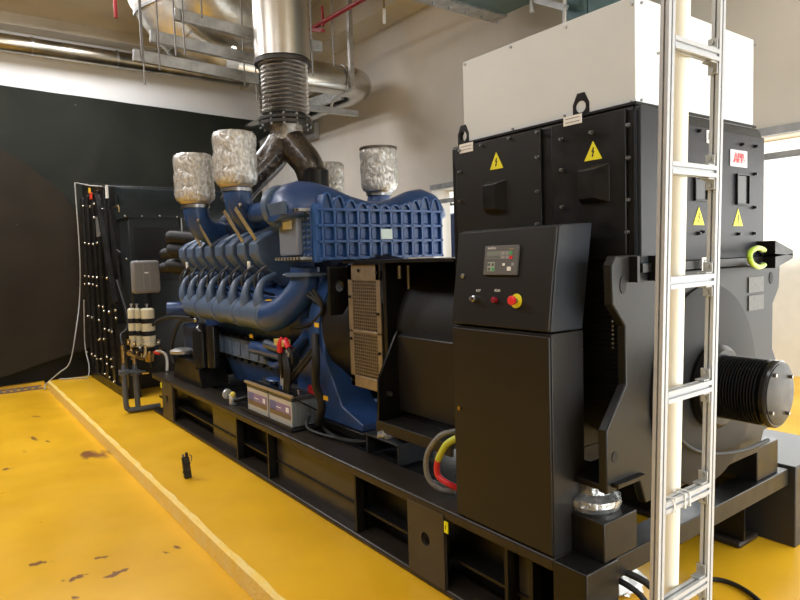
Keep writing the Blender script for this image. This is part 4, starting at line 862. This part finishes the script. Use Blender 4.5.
for z in (2.220, 1.880, 1.561, 1.240, .926, .635, .33):
    zc = z+.0; x0, x1 = 1.610+lx(z), 1.849+lx(z); w = .034; r = w/2
    po = [(-r, -r), (-.0045, -r), (-.0045, -r+.01), (.0045, -r+.01), (.0045, -r), (r, -r), (r, -.0045), (r-.01, -.0045), (r-.01, .0045), (r, .0045), (r, r), (.0045, r), (.0045, r-.01), (-.0045, r-.01), (-.0045, r), (-r, r), (-r, .0045), (-r+.01, .0045), (-r+.01, -.0045), (-r, -.0045)]
    b = MB(); b.rings([[V(x, LY+.016+a*.8, zc+c_) for a, c_ in po] for x in (x0, x1)]); rg = b.build('rung', alum, la, smooth=0)
    for s_ in (-1, 1):
        b = MB(); b.box(x1-.007, x1-.001, LY+.006, LY+.034, zc+.018 if s_ > 0 else zc-.052, zc+.052 if s_ > 0 else zc-.018)
        b.box(x1-.040, x1-.001, LY+.006, LY+.034, zc+.0175 if s_ > 0 else zc-.023, zc+.023 if s_ > 0 else zc-.0175)
        b.build('corner_bracket', bracket, rg, bev=.001)
        MB().cyl((x1-.012, LY+.02, zc+s_*.040), (x1-.007, LY+.02, zc+s_*.040), .006, n=10).build('bracket_bolt', steel, rg)
pp = MB(); pp.cyl((1.736+lx(.002), LY+.062, .002), (1.736+lx(3.3), LY+.062, 3.3), .027, n=28)
tag(pp.build('pvc_pipe', pvc), 'cream plastic pipe standing behind the rungs of the aluminium ladder frame', 'pipe')
zc = .926
for k, (prs, lab) in enumerate(((((1.640, 1.658), (1.660, 1.642)), 'crossed white cable tie knotted round the ladder rung beside the left rail'), (((1.705, 1.709), (1.709, 1.705)), 'white cable tie near the middle of the same rung, left of two'), (((1.735, 1.732), (1.731, 1.735)), 'white cable tie near the middle of the same rung, right of two'))):
    tie = MB(); pth = []
    for (xa, xb) in prs: pth += [(xa, LY-.002, zc+.021), (xb, LY-.002, zc-.021), (xb, LY+.034, zc-.021), (xa, LY+.034, zc+.021)]
    tie.tube(pth, .0018, 6, False); tag(tie.build('cable_tie', whitep), lab, 'cable tie', 'cable ties on the ladder rung')

# black block right of skid, cables at lower right
tag(MB().box(3.68, 4.33, 1.42, 4.2, .001, .452).build('support_block', mat('block_black', (.03, .028, .026), .45, noise=.3, nscale=5), bev=.006), 'black steel block on the yellow floor beyond the ribbed drum', 'block')
def floorcable(pix, r, label, zz=None, m=rubber, grp='cables on the floor at the skid end'):
    pts = [at(a, c_, z=(r+.002 if zz is None else zz[i])) for i, (a, c_) in enumerate(pix)]
    tag(MB().tube(pts, r, 10).build('floor_cable', m), label, 'cable', grp)
floorcable([(690, 583), (705, 579), (725, 581), (745, 590), (765, 606)], .011, 'black cable arcing over the yellow floor right of the ladder frame')
tag(MB().tube([V(2.16, 1.50, .36), V(2.19, 1.36, .33), V(2.21, 1.28, .2), V(2.17, 1.22, .06), V(2.08, 1.15, .016), V(2.0, .9, .016)], .014, 10).build('floor_cable', rubber), 'black cable hanging in an arc from the skid end, outer of two', 'cable', 'cables on the floor at the skid end')
tag(MB().tube([V(2.14, 1.50, .33), V(2.15, 1.38, .30), V(2.16, 1.31, .2), V(2.12, 1.27, .10), V(2.14, 1.4, .03)], .012, 10).build('floor_cable', rubber), 'black cable looping close to the skid end, inner of two', 'cable', 'cables on the floor at the skid end')
tag(MB().tube([V(2.11, 1.44, .25), V(2.14, 1.35, .18), V(2.13, 1.25, .05), V(2.2, 1.1, .03)], .026, 12).build('grey_conduit', mat('conduit_grey', (.4, .41, .42), .4, .3)), 'light grey flexible conduit behind the black cables at the skid end', 'conduit')
bg_ = MB(); random.seed(5); c0_ = at(622, 588, z=.03)
bg_.ball((c0_.x+.02, c0_.y+.02, .05), .10, 1.3, 1.0, .5, 16)
for v_ in bg_.b.verts: v_.co += V(random.uniform(-.02, .02), random.uniform(-.02, .02), random.uniform(-.01, .015)); v_.co.z = max(v_.co.z, .002)
tag(bg_.build('white_bag', whitep, smooth=20), 'crumpled white plastic bag on the floor by the skid end', 'bag')

# ============================================================ OVERHEAD SERVICES
# long clad pipe on the back wall
y = 10.62; a = at(0, 41, y=y)
bp = thing('clad_pipe', (0, y, a.z), 'long metal-clad pipe running along the back wall under the ceiling', 'pipe')
MB().cyl((-5.9, y, a.z+.0), (5.0, y, a.z-.02), .125, n=32).build('pipe_run', pipeold, bp)
for px in (32, 117, 185): x = at(px, 50, y=y-.12).x; MB().lathe((x, y, a.z-.008), (1, 0, 0), [(0, .126), (0, .133), (.03, .133), (.03, .126)], 32).build('joint_band', steel, bp)
# bright elbowed pipe by the right wall
y = 7.0; z = at(330, 79, y=y).z; xe = at(352, 88, y=y).x+.02
cp = thing('clad_pipe', (4, y, z), 'bright silver-clad pipe turning an elbow right of the exhaust stack', 'pipe')
MB().cyl((at(233, 70, y=y).x, y, z), (xe-.15, y, z), .185, n=36).build('pipe_run', pipeclad, cp)
MB().tube([(xe-.18, y, z), (xe, y+.02, z), (xe+.12, y+.10, z), (xe+.17, y+.28, z-.01), (xe+.17, y+.6, z-.01)], [.188, .192, .192, .188, .182], 32).build('elbow', pipeclad, cp)
MB().cyl((xe+.17, y+.55, z-.01), (xe+.17, BY-.02, z-.01), .18, n=32).build('pipe_run', pipeclad, cp)
MB().lathe((xe-.2, y, z), (1, 0, 0), [(0, .186), (0, .196), (.02, .196), (.02, .186)], 36).build('joint_band', zinc, cp)
# foil duct bends
fd = thing('foil_duct', (3.2, 8.9, 5.0), 'foil-covered duct bends hanging under the ceiling left of the stack', 'duct')
Yd = 8.9
def D_(px, py, yy=Yd): return at(px, py, y=yy)
MB().tube([D_(150, -25), D_(166, 5), D_(190, 34), D_(222, 50), D_(262, 40)], [.42, .42, .40, .38, .36], 32).build('duct_bend', foil, fd, smooth=60)
MB().tube([D_(196, -45, 8.2), D_(205, -8, 8.2), D_(228, 14, 8.2), D_(262, 12, 8.2)], [.42, .42, .40, .38], 32).build('duct_bend', foil, fd, smooth=60)
for (c_, yy, ax, r) in ((D_(188, 32), Yd, (1, 0, -.9), .41), (D_(222, 49), Yd, (1, 0, 0), .39), (D_(165, 4), Yd, (.4, 0, -1), .43)):
    MB().lathe(c_, ax, [(0, r*.98), (0, r*1.03), (.03, r*1.03), (.03, r*.98)], 32).build('seam_band', steel, fd)
# strut channels and hanger rods
def channel(p0, p1, label):
    t = thing('strut_channel', (p0+p1)/2, label, 'strut', 'hanging strut channels')
    MB().bar(p0, p1, .06, .11).build('channel_bar', galv, t, bev=.004); return t
channel(at(133, 55, y=6.5), at(262, 80, y=6.5), 'lowest grey strut channel left of the exhaust stack')
channel(at(150, 36, y=6.4), at(262, 61, y=6.4), 'middle grey strut channel left of the exhaust stack')
channel(at(174, 14, y=6.2), at(262, 37, y=6.2), 'topmost grey strut channel left of the exhaust stack')
channel(at(300, 43, y=6.3), at(321, 47, y=6.3), 'short grey strut channel end just right of the exhaust stack')
for (px, pyb, yy, lab) in ((142, 56, 6.44, 'thin hanger rod at the left end of the lowest strut channel'), (145, 85, 6.44, 'thin hanger rod dropping lowest over the white wall'), (160, 70, 6.34, 'thin hanger rod through the middle strut channel'), (176, 56, 6.14, 'thin hanger rod left of the topmost strut channel'), (185, 55, 6.14, 'thin hanger rod through the left end of the topmost channel'), (202, 18, 6.1, 'short thin hanger rod over the foil duct'), (245, 86, 6.44, 'thin hanger rod just left of the exhaust bellows'), (257, 100, 6.5, 'thin hanger rod touching the bellows outline'), (313, 75, 6.25, 'thin hanger rod right of the exhaust stack'), (334, 66, 6.7, 'thin hanger rod between stack and silver pipe elbow')):
    b = at(px, pyb, y=yy); tag(MB().cyl(b, (b.x, b.y, CZ-.005), .009, n=8).build('hanger_rod', mat('dull_rod', (.22, .21, .20), .5, .5)), lab, 'rod', 'ceiling hanger rods')
b = at(353, 88, y=6.74); tag(MB().box(b.x-.03, b.x+.03, 6.74, 6.79, b.z, CZ-.005).build('hanger_strap', zinc), 'wide flat hanger strap in front of the silver pipe elbow', 'hanger')
bk = thing('pipe_bracket', at(335, 108, y=6.9), 'grey triangular pipe bracket below the silver elbow', 'bracket')
p, q = at(305, 107, y=6.9), at(357, 114, y=6.9); MB().bar(p, q, .07, .07).build('bracket_arm', galv, bk)
p, q = at(331, 108, y=6.7), at(352, 90, y=6.7); MB().tube([p, at(335, 99, y=6.7), q], .018, 8).build('clamp_rod', greyp, bk)
p, q = at(309, 105, y=8.2), at(344, 94, y=7.3); MB().bar(p, q, .10, .14).build('diagonal_brace', galv, bk)
p, q = at(304, 142, x=RX-.08), at(315, 122, x=RX-.08); tag(MB().box(RX-.10, RX-.005, q.y, p.y, p.z, q.z).build('wall_box', greyp, bev=.01), 'grey square box on the right wall behind the bellows', 'box')
# red sprinkler pipe
rz = thing('sprinkler_pipe', at(340, 12, x=4.0), 'red fire sprinkler pipe sloping past the exhaust stack', 'pipe')
pa, pb = at(311, 29, x=4.0), at(372, -6, x=4.0); MB().cyl(pa, pb, .028, n=16).build('pipe_run', redp, rz)
pv = at(322.5, 8, x=4.0); pv2 = at(323, 28, x=4.0); MB().cyl((pv2.x, pv2.y, pv2.z+.02), (pv2.x, pv2.y, pv.z+.02), .02, n=12).build('drop_pipe', redp, rz)
MB().bar(pa+V(0, 0, -.01), pv2+V(0, 0, -.03), .05, .04).build('pipe_elbow', redp, rz)
pr = at(116, 18, y=8); tag(MB().cyl((pr.x, pr.y, pr.z), (pr.x, pr.y, CZ-.005), .022, n=12).build('sprinkler_drop', redp), 'short red sprinkler drop hanging from the ceiling at upper left', 'pipe')
ph = at(384, 9, x=4.3); sp = thing('ceiling_hook', (ph.x, ph.y, ph.z), 'small brass and white fitting hanging from the ceiling right of the red pipe', 'fitting')
MB().cyl((ph.x, ph.y, ph.z), (ph.x, ph.y, CZ-.005), .012, n=8).build('stem', brass, sp); MB().cyl((ph.x, ph.y, at(384, 24, x=4.3).z), (ph.x, ph.y, ph.z), .018, n=12).build('white_sleeve', whitep, sp)
# teal cable trays upper right
z = 4.08
tt = thing('cable_tray', (4.6, 4, z), 'teal duct tray crossing under the ceiling above the white enclosure', 'cable tray')
a, b_, c_ = at(412, -3, z=z), at(493, 20, z=z), at(560, -5, z=z)
MB().prism([(a.x-.0, a.y), (b_.x, b_.y), (b_.x+.0, b_.y-2.8), (a.x, b_.y-2.8)], 'z', z, z+.35).build('tray_body', teal, tt)
MB().prism([(a.x-.2, a.y+.02), (b_.x+.02, b_.y+.02), (b_.x+.02, b_.y-.18), (a.x-.25, a.y-.16)], 'z', z-.02, z+.01).build('tray_lip', galv, tt)
for k in range(6): p = a.lerp(b_, k/5); MB().cyl((p.x, p.y-.05, z-.045), (p.x, p.y-.05, z-.02), .012, n=8).build('bolt', steel, tt)
td = thing('riser_duct', (5, 3.6, 3), 'teal vertical duct behind the white enclosure', 'duct')
p, q = at(567, 30, x=4.4), at(615, 30, x=4.4)
MB().box(4.4, 4.62, q.y, (p.y+q.y)/2+.02, 1.9, 5.28).build('duct_body', teal, td); MB().box(4.4, 4.62, (p.y+q.y)/2+.03, p.y, 1.9, 5.28).build('duct_body', teal, td)
p = at(532, 12, x=4.3); tag(MB().cyl((p.x, p.y, p.z), (p.x, p.y, CZ-.005), .022, n=10).build('hanger_rod', zinc), 'hanger rod right of the teal tray end', 'rod')
p = at(565, 28, x=4.3); tag(MB().cyl((p.x, p.y, 2.9), (p.x, p.y, CZ-.005), .02, n=10).build('hanger_rod', zinc), 'hanger rod left of the teal riser duct', 'rod')
p, q = at(536, 0, x=4.3), at(566, 8, x=4.3); tag(MB().bar(p, q, .05, .05).build('strut_channel', galv), 'short strut between the two rods beside the teal riser', 'strut')
# dark blue machine part beyond the opening, seen between cooler and alternator
p = at(443, 214, x=6.0); tag(MB().box(6.0, 7.2, p.y-3.0, p.y+1.6, .001, p.z).build('machine_enclosure', mat('far_blue', (.012, .03, .10), .4), bev=.03), 'dark blue machine in the next bay, seen between cooler and alternator', 'machine')
p0 = at(437, 176+15, x=6.5); 
lt_ = thing('roof_truss', at(443, 200, x=6.6), 'thin dark steel rails and brace in the bright next bay', 'truss')
for (q0_, q1_) in (((428, 194), (456, 190)), ((428, 207), (456, 204)), ((440, 192), (452, 205))): MB().bar(at(*q0_, x=6.6), at(*q1_, x=6.6), .03, .03).build('truss_bar', greyd, lt_)

# ============================================================ LIGHTS
def area(name, loc, rot, sx, sy, power, col, spread=180):
    l = D.lights.new(name, 'AREA'); l.shape = 'RECTANGLE'; l.size = sx; l.size_y = sy; l.energy = power; l.color = col; l.spread = math.radians(spread)
    o = D.objects.new(name, l); o.location = loc; o.rotation_euler = rot; COL.objects.link(o); return o
R = math.radians
area('doorway_daylight', (2.75, -4.05, 1.5), (R(90), 0, 0), 4.2, 2.9, 265, (.90, .96, 1.0))
area('side_daylight', (RX+.25, 2.4, 1.3), (0, R(90), 0), 2.2, 7.2, 130, (.92, .97, 1.0))
for (x, y, pw) in ((-1.6, 1.2, 85), (-1.6, 4.6, 105), (-1.0, 8.4, 240), (1.8, 8.8, 130), (2.6, -1.5, 60)):
    area('tube_lamp', (x, y, CZ-.12), (0, 0, 0), .9, 2.2, pw, (.97, .97, 1.0))
sl_ = D.lights.new('sun', 'SUN'); sl_.energy = 5; sl_.angle = R(2); sl_.color = (1, .96, .9); so = D.objects.new('sun', sl_); COL.objects.link(so); so.location = (-8, 3, 14); so.rotation_euler = (0, R(-37.5), 0)
w = D.worlds.new('World'); bpy.context.scene.world = w; w.use_nodes = True
bg = w.node_tree.nodes['Background']; bg.inputs['Color'].default_value = (.86, .93, 1, 1); bg.inputs['Strength'].default_value = 3.6

# ============================================================ CAMERA
cam = D.cameras.new('camera'); co = D.objects.new('camera', cam); COL.objects.link(co)
cam.sensor_width = 36; cam.lens = F/800*36; cam.clip_start = .02
r_ = V(AX.x, AY.x, AZ.x); u_ = -V(AX.y, AY.y, AZ.y); k_ = -V(AX.z, AY.z, AZ.z)
co.matrix_world = Matrix(((r_.x, u_.x, k_.x, 0), (r_.y, u_.y, k_.y, 0), (r_.z, u_.z, k_.z, H), (0, 0, 0, 1)))
sc = bpy.context.scene; sc.camera = co
sc.view_settings.view_transform = 'Standard'; sc.view_settings.look = 'None'; sc.view_settings.gamma = 1; sc.view_settings.exposure = 0; sc.view_settings.use_curve_mapping = False
